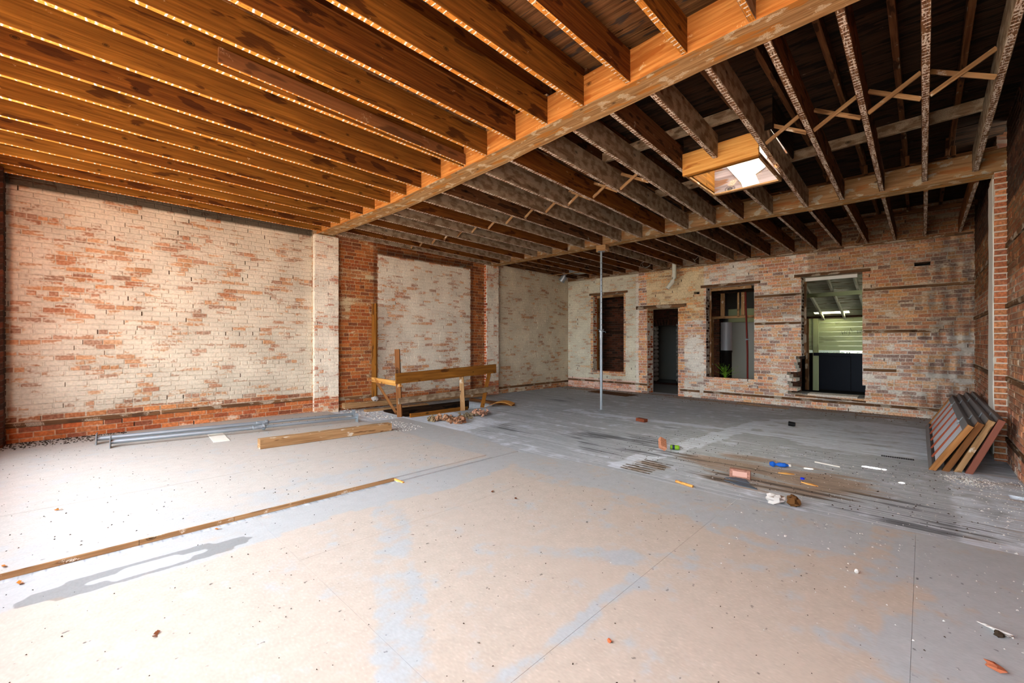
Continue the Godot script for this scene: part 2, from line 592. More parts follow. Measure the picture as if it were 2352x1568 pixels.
# paints one wall: bricks, mortar, and the limewash or dirt that clings to them; cover(a, y) and tint(a, y) say where, and tint also offsets daylight
func paint_wall(L: float, y0: float, y1: float, ppm: float, bricks: Array, pal: Array, mortar: Color, wash: Color, cover: Callable, tint: Callable, seedv: int) -> StandardMaterial3D:
	var w := mini(2048, int(L * ppm))
	var h := int((y1 - y0) * ppm)
	var sx := w / L
	var sy := h / (y1 - y0)
	var im := Image.create_empty(w, h, false, Image.FORMAT_RGB8)
	im.fill(mortar)
	var ids := Image.create_empty(w, h, false, Image.FORMAT_L8)
	var r2 := RandomNumberGenerator.new()
	r2.seed = seedv
	for b in bricks:
		var rc := Rect2i(int(b[0] * sx), int((y1 - b[3]) * sy), maxi(1, int((b[1] - b[0]) * sx)), maxi(1, int((b[3] - b[2]) * sy)))
		im.fill_rect(rc, pal[r2.randi() % pal.size()].darkened(r2.randf_range(-0.08, 0.1)))
		var k: float = (1.0 + 253.0 * b[4]) / 255.0
		ids.fill_rect(rc, Color(k, k, k))
	var cw := int(L / 0.05) + 2
	var chh := int((y1 - y0) / 0.05) + 2
	var cv := Image.create_empty(cw, chh, false, Image.FORMAT_L8)
	var tn := Image.create_empty(cw, chh, false, Image.FORMAT_RGB8)
	for j in chh:
		for i in cw:
			var a := (i + 0.5) * L / cw
			var y := y1 - (j + 0.5) * (y1 - y0) / chh
			var c: float = cover.call(a, y)
			cv.set_pixel(i, j, Color(c, c, c))
			tn.set_pixel(i, j, tint.call(a, y))
	cv.resize(w, h, Image.INTERPOLATE_BILINEAR)
	tn.resize(w, h, Image.INTERPOLATE_BILINEAR)
	var cd := cv.get_data()
	var td := tn.get_data()
	var d := im.get_data()
	var idd := ids.get_data()
	var n1 := nz(seedv, 0.008, w, h, 1.0, 1.0, 4)
	var n2 := nz(seedv + 1, 0.05, w, h, 4.5, 1.0, 4)
	var n3 := nz(seedv + 2, 0.14, w, h, 1.0, 1.0, 3)
	var bmp := PackedByteArray()
	bmp.resize(w * h)
	for i in w * h:
		var f1: float = n1[i] / 255.0
		var f2: float = n2[i] / 255.0
		var f3: float = n3[i] / 255.0
		var id: int = idd[i]
		var t: float = cd[i] / 255.0 + (f2 - 0.5) * 0.75 + (f1 - 0.5) * 0.45 + (f3 - 0.5) * 0.22 + ((id / 255.0 - 0.5) * 0.42 if id > 0 else 0.10)
		var c := smoothstep(0.36, 0.66, t)
		c = maxf(c, clampf(cd[i] / 255.0 * 0.85 - 0.12 + (f1 - 0.5) * 0.5 + (f3 - 0.5) * 0.3, 0.0, 0.75))
		var k := 0.84 + 0.32 * f3
		var p := (0.90 + 0.16 * f1) * (0.93 + 0.14 * f3)
		if id == 0:
			p *= 0.97
		var j := i * 3
		d[j] = mini(255, int((lerpf(d[j] * k, wash.r8 * p, c)) * td[j] / 255.0))
		d[j + 1] = mini(255, int((lerpf(d[j + 1] * k, wash.g8 * p, c)) * td[j + 1] / 255.0))
		d[j + 2] = mini(255, int((lerpf(d[j + 2] * k, wash.b8 * p, c)) * td[j + 2] / 255.0))
		bmp[i] = int(clampf((120.0 if id == 0 else 140.0) + 60.0 * f3 + 45.0 * c * f2, 0, 255))
	var fin := Image.create_from_data(w, h, false, Image.FORMAT_RGB8, d)
	for b in bricks:   # open head joints
		if b[4] > 0.945:
			fin.fill_rect(Rect2i(int(b[1] * sx) - 1, int((y1 - b[3]) * sy) + r2.randi_range(0, 2), r2.randi_range(1, 2), int((b[3] - b[2]) * sy)), Color(0.25, 0.18, 0.13))
	return textured(ImageTexture.create_from_image(fin), tex(bmp, w, h, Image.FORMAT_L8), 0.6, 0.95)

func add_brick(m: MB, b: PackedFloat32Array, o: Vector3, u: Vector3, n: Vector3, uvo: Vector2, uvs: Vector2, jit: float) -> void:
	var d := rr(-jit, jit)
	var j := func() -> float: return rr(-0.002, 0.002)
	var tilt := rr(-jit, jit) * 0.5
	var lay := []
	for s in [[0.0, 0.007, 0.0], [0.0025, 0.001, 0.0045], [0.0, 0.0, 0.03]]:
		var e: float = s[1]
		var ring := []
		for c in [[0, 0], [1, 0], [1, 1], [0, 1]]:
			var a: float = (b[0] + e + j.call()) if c[0] == 0 else (b[1] - e + j.call())
			var y: float = (b[2] + e + j.call()) if c[1] == 0 else (b[3] - e + j.call())
			var dep: float = d - s[2] + (tilt if c[0] == 0 else -tilt)
			ring.append([o + u * a + Vector3.UP * y + n * dep, (Vector2(a, y) - uvo) * uvs])
		lay.append(ring)
	var cen := o + u * (b[0] + b[1]) / 2 + Vector3.UP * (b[2] + b[3]) / 2 - n * 0.03
	var f: Array = lay[0]
	m.quad(f[0][0], f[1][0], f[2][0], f[3][0], f[0][1], f[1][1], f[2][1], f[3][1], n)
	for l in 2:
		for k in 4:
			var p: Array = lay[l][k]
			var q: Array = lay[l][(k + 1) % 4]
			var r: Array = lay[l + 1][(k + 1) % 4]
			var s: Array = lay[l + 1][k]
			m.quad(p[0], q[0], r[0], s[0], p[1], q[1], r[1], s[1], (p[0] + r[0]) / 2.0 - cen)

func in_view(p: Vector3) -> bool:
	var q := look.inverse() * (p - eye)
	return q.z < -0.2 and absf(q.x / q.z) < 1.215 and absf(q.y / q.z) < 0.81

# the bricks of one surface: the ones that show largest are parts, the rest one joined part
func lay_bricks(parent: Node3D, bricks: Array, o: Vector3, u: Vector3, n: Vector3, mt: Material, uvo: Vector2, uvs: Vector2, jit: float, most: int) -> void:
	var order := []
	for b in bricks:
		var c: Vector3 = o + u * (b[0] + b[1]) / 2 + Vector3.UP * (b[2] + b[3]) / 2
		var to: Vector3 = c - eye
		var size: float = absf(n.dot(to)) / to.length() / to.length() * (b[1] - b[0])
		order.append([size if in_view(c) else -1.0, b])
	order.sort_custom(func(x, y): return x[0] > y[0])
	var rest := MB.new()
	var k := 0
	for e in order:
		if k < most and e[0] > 0.0:
			var one := MB.new()
			add_brick(one, e[1], o, u, n, uvo, uvs, jit)
			obj("brick", done(one, mt), parent)
			k += 1
		else:
			add_brick(rest, e[1], o, u, n, uvo, uvs, jit)
	if not rest.V.is_empty():
		obj("brickwork", done(rest, mt), parent).set_meta("kind", "stuff")

# ---------------------------------------------------------------- floor
func coarse(cw: int, chh: int, w: int, h: int, f: Callable) -> PackedByteArray:
	var im := Image.create_empty(cw, chh, false, Image.FORMAT_RGB8)
	for j in chh:
		for i in cw:
			im.set_pixel(i, j, f.call((i + 0.5) / cw, (j + 0.5) / chh))
	im.resize(w, h, Image.INTERPOLATE_BILINEAR)
	return im.get_data()

func near_line(p: Vector2, a: Vector2, b: Vector2) -> float:
	return p.distance_to(Geometry2D.get_closest_point_to_segment(p, a, b))

func front_floor_material() -> StandardMaterial3D:
	# x from -8.95 to 0.78, z from 0.9 to -4.8
	var w := 1946
	var h := 1140
	var marks := coarse(200, 118, w, h, func(s: float, t: float) -> Color:
		var p := Vector2(-8.95 + 9.73 * s, 0.9 - 5.7 * t)
		var grey := 0.22
		var white := 0.0
		if p.x < -3.93:
			white = 0.75 - 0.25 * smoothstep(0.3, -3.0, p.y)
			grey = 0.30
			if p.x > -4.5 and p.y > -3.0:
				grey = 0.60
			if p.y < -3.66:
				grey = 0.85
		elif p.x < -3.42 - 0.06 * sin(p.y * 3.0):
			grey = 0.86
			white = 0.25
		else:
			white = 0.22 * smoothstep(-1.0, -3.4, p.x)
			if p.y < -3.62 + 0.05 * sin(p.x * 4.0):
				grey = 0.82
			elif p.y < -3.4:
				grey = 0.45
			if p.x > -0.06 + 0.1 * sin(p.y * 5.0) and p.y < -2.2:
				grey = 0.9
			elif p.x > -0.3:
				grey = 0.5
			if near_line(p, Vector2(-3.3, -1.9), Vector2(-1.4, -0.9)) < 0.14:
				grey = 0.62
			if near_line(p, Vector2(-2.2, -2.0), Vector2(-0.6, -3.2)) < 0.10:
				grey = 0.55
			if near_line(p, Vector2(-1.25, 0.9), Vector2(-1.24, -2.4)) < 0.05:
				grey = 0.7
		var stain := 0.0
		var e := Vector2((p.x + 3.52) / 0.12, (p.y + 0.35) / 0.55).length()
		if absf(e - 0.8) < 0.28 and p.x < -3.42:
			stain = 0.8
		if Vector2((p.x + 0.9) / 0.9, (p.y + 4.1) / 0.16).length() < 1.0:
			stain = 0.36
		if p.x < -8.3 and p.y > -0.6:
			stain = 0.35
		return Color(grey, white, stain))
	var n1 := nz(501, 0.010, w, h, 1.0, 1.0, 5)
	var n2 := nz(502, 0.035, w, h, 1.0, 1.0, 4)
	var n3 := nz(503, 0.30, w, h, 2.0, 1.0, 3)
	var n4 := nz(504, 0.085, w, h, 1.0, 1.6, 2)
	var d := PackedByteArray()
	d.resize(w * h * 3)
	var bmp := PackedByteArray()
	bmp.resize(w * h)
	for i in w * h:
		var f1: float = n1[i] / 255.0
		var f2: float = n2[i] / 255.0
		var f3: float = n3[i] / 255.0
		var f4: float = n4[i] / 255.0
		var j := i * 3
		var g := smoothstep(0.32, 0.76, marks[j] / 255.0 + (f1 - 0.5) * 0.8 + (f2 - 0.5) * 0.6 + (f3 - 0.5) * 0.16)
		var wv: float = marks[j + 1] / 255.0 * 0.85
		var r := lerpf(lerpf(0.695, 0.685, wv), 0.642, g * (1.0 - 0.4 * wv))
		var gg := lerpf(lerpf(0.65, 0.687, wv), 0.658, g * (1.0 - 0.4 * wv))
		var b := lerpf(lerpf(0.60, 0.68, wv), 0.665, g * (1.0 - 0.4 * wv))
		var s := smoothstep(0.42, 0.55, marks[j + 2] / 255.0 + (f2 - 0.5) * 0.4)
		var k := (0.93 + 0.09 * f3 + 0.06 * f2) * (1.0 - 0.22 * s)
		k *= 1.0 - 0.5 * smoothstep(0.80, 0.86, f4 * 0.8 + f3 * 0.2)
		k += 0.05 * smoothstep(0.70, 0.85, f3) * (1.0 - g)
		d[j] = mini(255, int(r * k * 255))
		d[j + 1] = mini(255, int(gg * k * 255))
		d[j + 2] = mini(255, int(b * k * 255))
		bmp[i] = int(100 + 60 * f3 + 40 * g)
	var m := textured(tex(d, w, h, Image.FORMAT_RGB8), tex(bmp, w, h, Image.FORMAT_L8), 0.15, 0.62)
	m.metallic_specular = 0.35
	m.uv1_scale = Vector3(1.0 / 9.73, -1.0 / 5.7, 1)
	m.uv1_offset = Vector3(8.95 / 9.73, 0.9 / 5.7, 0)
	return m

func back_floor_material() -> StandardMaterial3D:
	# x from -8.95 to 0.78, s = -z from 3.4 to 12.5; strip boards run along x
	var w := 1460
	var h := 1280
	var marks := coarse(150, 140, w, h, func(s: float, t: float) -> Color:
		var p := Vector2(-8.95 + 9.73 * s, -3.4 - 9.1 * t)
		var brown := 0.0
		var light := 0.35
		var dark := 0.15
		brown = 0.85 * (1.0 - smoothstep(0.3, 1.35, Vector2((p.x + 1.2) / 1.3, (p.y + 5.5) / 0.85).length()))
		var moss := 1.0 - smoothstep(0.5, 1.2, Vector2((p.x + 2.4) / 0.35, (p.y + 4.75) / 0.35).length())
		brown = maxf(brown, 0.7 * moss)
		dark = maxf(dark, 0.6 * moss)
		for q in [[3.3, 5.6, 1.3, 0.9, 0.75], [5.2, 5.2, 1.0, 0.5, 0.5], [0.2, 5.1, 1.0, 0.6, 0.65], [1.6, 5.2, 1.2, 0.5, 0.6]]:
			dark = maxf(dark, q[4] * (1.0 - smoothstep(0.4, 1.3, Vector2((p.x + q[0]) / q[2], (p.y + q[1]) / q[3]).length())))
		if Vector2((p.x + 0.6) / 1.6, (p.y + 9.0) / 1.6).length() < 1.0:
			light = 0.75
		if near_line(p, Vector2(-2.6, -4.6), Vector2(-2.2, -9.0)) < 0.16:
			light = 0.9
		if near_line(p, Vector2(-5.6, -7.6), Vector2(0.6, -8.1)) < 0.12:
			light = 0.85
		if p.x > 0.2 and p.y > -7.3:
			light = 0.7
			brown = 0.35
		if p.y < -11.4:
			brown = 0.6
		if p.x < -5.5 and p.y > -5.6:
			light = 0.85
		if Vector2((p.x + 7.3) / 1.3, (p.y + 9.2) / 0.9).length() < 1.0:
			dark = 0.35
			light = 0.2
		return Color(brown, light, dark))
	var n1 := nz(601, 0.02, w, h, 5.0, 1.0, 5)
	var n2 := nz(602, 0.09, w, h, 30.0, 1.0, 3)
	var n3 := nz(603, 0.15, w, h, 2.0, 1.0, 3)
	var n4 := nz(604, 0.02, w, h, 1.0, 1.0, 5)
	var d := PackedByteArray()
	d.resize(w * h * 3)
	var bmp := PackedByteArray()
	bmp.resize(w * h)
	for y in h:
		var row: float = fmod(y * 9.1 / h, 0.057) / 0.057
		var crack := 1.0 if row < 0.13 else 0.0
		for x in w:
			var i := y * w + x
			var j := i * 3
			var f1: float = n1[i] / 255.0
			var f2: float = n2[i] / 255.0
			var f3: float = n3[i] / 255.0
			var f4: float = n4[i] / 255.0
			var light := smoothstep(0.35, 0.75, marks[j + 1] / 255.0 + (f4 - 0.5) * 0.7 + (f1 - 0.5) * 0.5)
			var r := lerpf(0.675, 0.815, light)
			var g := lerpf(0.70, 0.85, light)
			var b := lerpf(0.72, 0.885, light)
			var br := smoothstep(0.45, 0.75, marks[j] / 255.0 + (f1 - 0.5) * 0.9 + (f2 - 0.5) * 0.4)
			r = lerpf(r, 0.58, br * 0.75)
			g = lerpf(g, 0.48, br * 0.75)
			b = lerpf(b, 0.39, br * 0.75)
			var dk := smoothstep(0.48, 0.72, marks[j + 2] / 255.0 * 0.75 + (f1 - 0.5) * 0.8 + (f2 - 0.5) * 0.9)
			var k := (0.86 + 0.26 * f2 + 0.12 * (f3 - 0.5)) * (1.0 - 0.42 * dk)
			k *= 1.0 - crack * (0.12 + 0.3 * dk)
			d[j] = mini(255, int(r * k * 255))
			d[j + 1] = mini(255, int(g * k * 255))
			d[j + 2] = mini(255, int(b * k * 255))
			bmp[i] = int(clampf(150 + 50 * f2 - 90 * crack - 50 * dk, 0, 255))
	var im := Image.create_from_data(w, h, false, Image.FORMAT_RGB8, d)
	var mr := RandomNumberGenerator.new()
	mr.seed = 12
	for k in 7:   # mossy gaps between worn boards
		var gx := -2.60 + 0.02 * k + mr.randf_range(-0.04, 0.04)
		var gz := 4.50 + 0.085 * k
		for q in 5:
			im.fill_rect(Rect2i(int((gx + 0.07 * q + 8.95) * w / 9.73), int((gz - 3.4) * h / 9.1) + mr.randi_range(-1, 0), 14, mr.randi_range(2, 5)), Color(0.33, 0.27, 0.14).lerp(Color(0.20, 0.17, 0.12), mr.randf()))
	var m := textured(ImageTexture.create_from_image(im), tex(bmp, w, h, Image.FORMAT_L8), 0.35, 0.7)
	return m

func build_floor() -> void:
	var floor_node := struct("floor", "worn shop floor, pale panels in front and dark strip boards behind", "floor")
	var front := front_floor_material()
	var back := back_floor_material()
	var down := Vector3(0, -FALL, -1)
	var holes := [Rect2(-8.2, 4.58, 0.97, 2.35), Rect2(0.60, 6.24, 0.13, 0.14)]
	var sl := slab(Vector3(0, -0.015, 0), Vector3.RIGHT, down, Vector3.UP, -9.3, 1.1, -1.2, 12.55, 0.22, holes, Vector2(-8.95, 3.4), Vector2(1.0 / 9.73, 1.0 / 9.1))
	obj("board_floor", done(sl, back), floor_node)
	# front panels, each a sheet with a hairline gap; the left ones lie a little higher
	var panels := []
	for c in [[-8.95, -7.73], [-7.73, -6.51], [-6.51, -5.29], [-5.29, -3.99]]:
		panels.append([c[0], c[1], 0.9, -1.44, -1.44, 0.022])
		panels.append([c[0], c[1], -1.44, -3.66, -3.66, 0.022])
	panels.append([-7.2, -5.29, -3.66, -4.42, -4.42, 0.004])
	panels.append([-5.29, -3.885, -3.66, -4.42, -4.14, 0.004])
	panels.append([-3.99, -3.885, -2.35, -3.66, -3.66, 0.012])
	for c in [[-3.885, -3.80, -4.12, -4.14], [-3.80, -2.93, -4.14, -4.3], [-2.93, -1.245, -4.3, -4.3], [-1.245, -0.04, -4.3, -4.5], [-0.04, 0.78, -4.5, -4.55]]:
		panels.append([c[0], c[1], 0.9, -1.04, -1.04, 0.0])
		panels.append([c[0], c[1], -1.04, -3.64, -3.64, 0.0])
		panels.append([c[0], c[1], -3.64, c[2], c[3], -0.001])
	for p in panels:
		var g := 0.0007
		var poly := PackedVector2Array([Vector2(p[0] + g, p[2] - g), Vector2(p[1] - g, p[2] - g), Vector2(p[1] - g, p[4] + g), Vector2(p[0] + g, p[3] + g)])
		obj("floor_panel", done(prism(poly, -0.0149, p[5] + rr(-0.0008, 0.0008), 1.0, true), front), floor_node)
	# the brown edge of the raised panels along the open joint
	var za := 0.9
	while za > -2.35:
		var zb := maxf(za - rr(0.5, 0.9), -2.35)
		bar("edge_strip", Vector3(-3.984, 0.0035 + fy(za), za), Vector3(-3.984, 0.0035 + fy(zb), zb + 0.003), 0.012, 0.035, M.timber, floor_node, Vector3.UP, 0.001, 4, 0.0012)
		za = zb
	bar("edge_strip", Vector3(-3.97, 0.005 + fy(-2.35), -2.352), Vector3(-3.82, 0.002 + fy(-2.35), -2.36), 0.02, 0.02, M.pine, floor_node)
	# the stairwell under the opening, and the cellar that closes the house below
	var green := mat(Color(0.30, 0.32, 0.25), 0.8)
	var well := MB.new()
	merge(well, slab(Vector3(-8.22, 0, 0), Vector3(0, 0, -1), Vector3.UP, Vector3.RIGHT, 4.5, 7.0, -1.6, -0.24, 0.05, [], Vector2.ZERO, Vector2.ONE))
	merge(well, slab(Vector3(0, 0, -6.96), Vector3.RIGHT, Vector3.UP, Vector3.BACK, -8.5, -7.1, -1.6, -0.3, 0.05, [], Vector2.ZERO, Vector2.ONE))
	obj("stairwell_lining", done(well, green), floor_node)
	var k := 0
	for y in [-0.55, -0.78, -1.01, -1.24]:
		bar("stair_tread", Vector3(-8.19, y, -5.0 - 0.24 * k), Vector3(-7.2, y, -5.0 - 0.24 * k), 0.26, 0.035, M.timber, floor_node)
		k += 1
	bar("trimmer", Vector3(-8.21, -0.13, -4.6), Vector3(-8.21, -0.155, -6.93), 0.05, 0.2, M.dark_wood, floor_node)
	obj("cellar_bottom", done(slab(Vector3(0, -2.6, 0), Vector3.RIGHT, Vector3.FORWARD, Vector3.UP, -9.4, 1.1, -1.2, 12.6, 0.1, [], Vector2.ZERO, Vector2.ONE), M.felt), floor_node)

# ---------------------------------------------------------------- walls
func build_walls() -> void:
	var reds := [Color(0.72, 0.38, 0.24), Color(0.78, 0.47, 0.30), Color(0.66, 0.34, 0.24), Color(0.80, 0.52, 0.36), Color(0.62, 0.36, 0.27), Color(0.74, 0.42, 0.24)]
	var deep := [Color(0.72, 0.42, 0.25), Color(0.77, 0.48, 0.28), Color(0.65, 0.38, 0.25), Color(0.80, 0.53, 0.33), Color(0.58, 0.37, 0.27)]
	var wash := Color(0.87, 0.835, 0.765)
	var pink := [Color(0.85, 0.61, 0.46), Color(0.82, 0.58, 0.46), Color(0.88, 0.68, 0.51), Color(0.77, 0.57, 0.47), Color(0.86, 0.65, 0.46), Color(0.62, 0.50, 0.45)]
	var up := Vector3.UP
	# --- left wall: a runs from the shopfront (z 0.9) into the depth
	var lw := struct("wall_left", "long whitewashed brick wall on the left, bare orange brick in places", "wall")
	var lo := Vector3(-8.95, 0, 0.9)
	var L := 13.0
	var strips := [Rect2(0, 0.229, 4.32, 0.0762), Rect2(4.82, 0.152, 0.9, 0.0762), Rect2(9.55, 0.0, 3.45, 0.0762)]
	var lb := cut(layout(L, -0.16, 4.3, 100), strips + [Rect2(4.34, -1, 0.46, 6), Rect2(9.06, -1, 0.46, 6)])
	var lcover := func(a: float, y: float) -> float:
		if a < 4.3:
			if y < 0.31:
				return 0.10 if y > -0.02 else 0.3
			if y < 0.39:
				return 0.3
			return 0.66 + 0.10 * smoothstep(1.4, 3.6, a) + 0.05 * sin(y * 2.1)
		if a < 5.74:
			if absf(y - 2.92) < 0.10 or absf(y - 2.28) < 0.08:
				return 0.42
			if a < 5.12 and y > 1.9 and y < 2.2:
				return 0.5
			return 0.14
		if a < 8.52:
			if y > 3.42 or y < 0.2:
				return 0.1
			return 0.72 if y > 1.0 else 0.62
		if a < 9.06:
			return 0.15
		if y < 0.06:
			return 0.42
		return 0.78
	var ltint := func(a: float, y: float) -> Color:
		var c := Color(1, 1, 1)
		if a < 4.3:
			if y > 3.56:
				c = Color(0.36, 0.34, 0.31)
			elif y < 0.31:
				c = Color(0.92, 0.84, 0.80)
			else:
				c = Color(0.90, 0.89, 0.87)  # wash toned down in this bay to offset its stronger daylight
		elif a < 5.74:
			c = Color(0.86, 0.80, 0.70)
			if absf(a - 5.72) < 0.04:
				c = Color(0.66, 0.6, 0.54)
		elif a < 8.52:
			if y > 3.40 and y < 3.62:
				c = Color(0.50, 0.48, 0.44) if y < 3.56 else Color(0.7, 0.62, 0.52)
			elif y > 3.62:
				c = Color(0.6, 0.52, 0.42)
		elif a < 9.06:
			c = Color(0.80, 0.73, 0.63)
			if absf(a - 8.56) < 0.06:
				c = Color(0.62, 0.56, 0.5)
		else:
			c = Color(0.93, 0.92, 0.88)
		return c
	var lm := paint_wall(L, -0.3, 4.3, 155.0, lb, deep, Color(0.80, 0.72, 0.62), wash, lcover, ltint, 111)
	var uvo := Vector2(0, 4.3)
	var uvs := Vector2(1.0 / L, -1.0 / 4.6)
	obj("mortar_bed", done(slab(lo - Vector3(0.007, 0, 0), Vector3.FORWARD, up, Vector3.RIGHT, -0.3, 13.5, -2.7, 4.75, 0.36, [], uvo, uvs), lm), lw)
	lay_bricks(lw, lb, lo, Vector3.FORWARD, Vector3.RIGHT, lm, uvo, uvs, 0.0035, 300)
	for s in [[0.0, 1.9], [1.93, 4.32]]:
		bar("nailing_strip", Vector3(-8.953, 0.267, 0.9 - s[0]), Vector3(-8.953, 0.262, 0.9 - s[1]), 0.03, 0.06, M.strip, lw, up, 0.004, 8, 0.002)
	bar("nailing_strip", Vector3(-8.953, 0.19, -3.93), Vector3(-8.953, 0.19, -4.8), 0.03, 0.06, M.strip, lw, up, 0.004, 4, 0.002)
	bar("nailing_strip", Vector3(-8.953, 0.055, -8.63), Vector3(-8.953, 0.04, -12.1), 0.03, 0.06, M.strip, lw, up, 0.004, 8, 0.002)
	var pcover := func(a: float, y: float) -> float: return 0.74 if y > 0.3 else (0.2 if y > 0.1 else 0.5)
	var ptint := func(_a: float, y: float) -> Color: return Color(1, 1, 1) if y > 0.3 else Color(0.95, 0.9, 0.86)
	for q in [[-3.42, 0.5, 121], [-8.14, 0.48, 122]]:
		var pil := part_root("pilaster", lw)
		var pl := layout(q[1], -0.16, 3.6, q[2])
		var pm := paint_wall(q[1], -0.3, 3.6, 160.0, pl, reds, Color(0.82, 0.76, 0.68), wash, pcover, ptint, q[2])
		var po := Vector3(-8.85, 0, q[0])
		var puo := Vector2(0, 3.6)
		var pus := Vector2(1.0 / q[1], -1.0 / 3.9)
		obj("core", done(slab(po - Vector3(0.006, 0, 0), Vector3.FORWARD, up, Vector3.RIGHT, 0.006, q[1] - 0.006, -0.2, 3.6, 0.12, [], puo, pus), pm), pil)
		lay_bricks(pil, pl, po, Vector3.FORWARD, Vector3.RIGHT, pm, puo, pus, 0.003, 120)
		var sl := layout(0.1, -0.16, 3.6, q[2] + 5)
		var side: Material = textured(null, null) if q[2] == 121 else M.plain_brick
		if q[2] == 121:
			side = mat(Color(0.90, 0.87, 0.80), 0.9)
		lay_bricks(pil, sl, Vector3(-8.95, 0, q[0]), Vector3.RIGHT, Vector3.BACK, side, Vector2(0, 0), Vector2(1.0 / 2.58, 1.0 / 1.8288), 0.003, 50)
	# --- back wall: a runs from the left corner (x -8.95)
	var bw := struct("wall_back", "back wall of bare and peeling whitewashed brick with three tall openings and a doorway", "wall")
	var bo := Vector3(-8.95, 0, -12.1)
	var BL := 9.67
	var win1 := Rect2(1.03, 0.45, 1.13, 2.50)
	var door := Rect2(2.95, -0.3, 0.94, 2.70)
	var win2 := Rect2(4.67, 0.43, 1.18, 2.46)
	var win3 := Rect2(6.86, 0.19, 1.13, 2.76)
	var hole := Rect2(8.82, 2.972, 0.24, 0.0762)
	var putlog := Rect2(4.34, 2.72, 0.15, 0.09)
	var openings := [win1, door, win2, win3]
	var ragged := []
	for r in range(2, 14):
		var y := r * COURSE
		ragged.append(Rect2(6.86 - (0.06 + 0.24 * absf(sin(r * 7.3)) * (1.0 if r < 9 else 0.35)), y, 0.4, COURSE))
		if r < 6:
			ragged.append(Rect2(7.9, y, 0.12 + 0.12 * absf(sin(r * 3.1)), COURSE))
	var bstrips := [Rect2(8.0, 2.515, 1.67, 0.0762), Rect2(5.86, 2.515, 1.0, 0.0762), Rect2(8.0, 1.60, 1.2, 0.0762), Rect2(5.86, 1.83, 1.0, 0.0762), Rect2(8.0, 0.762, 0.55, 0.0762), Rect2(0, 0.076, 2.95, 0.0762), Rect2(3.95, 0.0, 0.55, 0.0762), Rect2(4.6, 0.0, 5.07, 0.0762)]
	var bb := cut(layout(BL, -0.2, 4.3, 200), openings + ragged + bstrips + [hole, putlog, Rect2(2.6, 2.40, 1.5, 0.11), Rect2(6.6, 2.95, 1.62, 0.0762), Rect2(4.4, 2.89, 1.6, 0.0762), Rect2(0.9, 2.95, 1.4, 0.0762)])
	var bcover := func(a: float, y: float) -> float:
		if a < 2.66:
			if y > 3.52:
				return 0.3
			if Rect2(0.95, 0.36, 1.29, 2.65).has_point(Vector2(a, y)):
				return 0.05
			return 0.74 if y > 0.12 else 0.52
		if a < 2.95:
			return 0.05 if y < 2.95 else 0.2
		if a < 4.6:
			if y > 2.5:
				return 0.66 if y < 3.3 else 0.5
			if a < 4.05:
				return 0.12
			return 0.62 if y < 1.5 else 0.42
		if a < 5.95 and y > 2.95:
			return 0.52 if y < 3.5 else 0.3
		if y < 0.10:
			return 0.40
		if a > 8.0 and y < 1.2 and y > 0.3:
			return 0.42 if a < 9.2 else 0.32
		return 0.36 if y < 2.2 else 0.31
	var btint := func(a: float, y: float) -> Color:
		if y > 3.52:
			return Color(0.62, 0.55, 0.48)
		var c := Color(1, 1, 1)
		if a < 2.6:
			c = Color(0.95, 0.96, 0.92) if y > 0.2 else Color(1.0, 0.9, 0.88)
		elif a > 2.95 and a < 4.6 and y > 2.0:
			c = Color(0.98, 0.92, 0.79)
		elif a > 4.6 and a < 6.86 and y > 2.0 and y < 2.6:
			c = Color(0.86, 0.84, 0.82)
		if a > 7.0:
			if y > 3.0:
				c = Color(0.84, 0.80, 0.76)
			elif y > 1.6:
				c = Color(0.90, 0.85, 0.78)
		if a > 8.7:
			var t := smoothstep(8.7, 9.3, a + 0.15 * sin(y * 9.0)) * (0.55 + 0.45 * sin(a * 31.0) * sin(y * 5.0))
			c = c.lerp(Color(0.56, 0.55, 0.55), clampf(t, 0.0, 0.8))
		return c
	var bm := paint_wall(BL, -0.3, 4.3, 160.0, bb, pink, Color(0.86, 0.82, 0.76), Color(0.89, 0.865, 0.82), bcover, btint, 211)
	var buvo := Vector2(0, 4.3)
	var buvs := Vector2(1.0 / BL, -1.0 / 4.6)
	var bholes := openings + ragged + [hole, putlog]
	obj("mortar_bed", done(slab(bo - Vector3(0, 0, 0.008), Vector3.RIGHT, up, Vector3.BACK, -0.3, 10.0, -2.7, 4.75, 0.40, bholes, buvo, buvs), bm), bw)
	lay_bricks(bw, bb, bo, Vector3.RIGHT, Vector3.BACK, bm, buvo, buvs, 0.004, 300)
	for s in bstrips:
		bar("nailing_strip", bo + Vector3(s.position.x + 0.005, s.position.y + 0.038, -0.002), bo + Vector3(s.end.x - 0.005, s.position.y + 0.038, -0.002), 0.03, 0.058, M.strip, bw, up, 0.004, 6, 0.002)
	bar("wall_plate", bo + Vector3(0.02, 3.545, 0.008), bo + Vector3(9.65, 3.53, 0.008), 0.05, 0.045, M.strip, bw, up, 0.006, 12, 0.004)
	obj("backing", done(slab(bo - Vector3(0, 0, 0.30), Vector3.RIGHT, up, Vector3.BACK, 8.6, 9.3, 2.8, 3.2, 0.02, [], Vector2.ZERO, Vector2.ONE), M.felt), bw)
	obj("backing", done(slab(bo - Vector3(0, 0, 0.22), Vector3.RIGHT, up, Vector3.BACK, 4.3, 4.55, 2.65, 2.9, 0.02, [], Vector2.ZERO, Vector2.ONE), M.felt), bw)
	# openings: reveals in brick, head boards, sills
	var names := ["window_1", "door_1", "window_2", "window_3"]
	var words := ["first tall window opening without sash, left of the back doorway", "back doorway with a lower inner opening of rough stone edges", "middle window opening with a brick sill in the back wall", "rightmost tall opening in the back wall, its lower jamb broken away"]
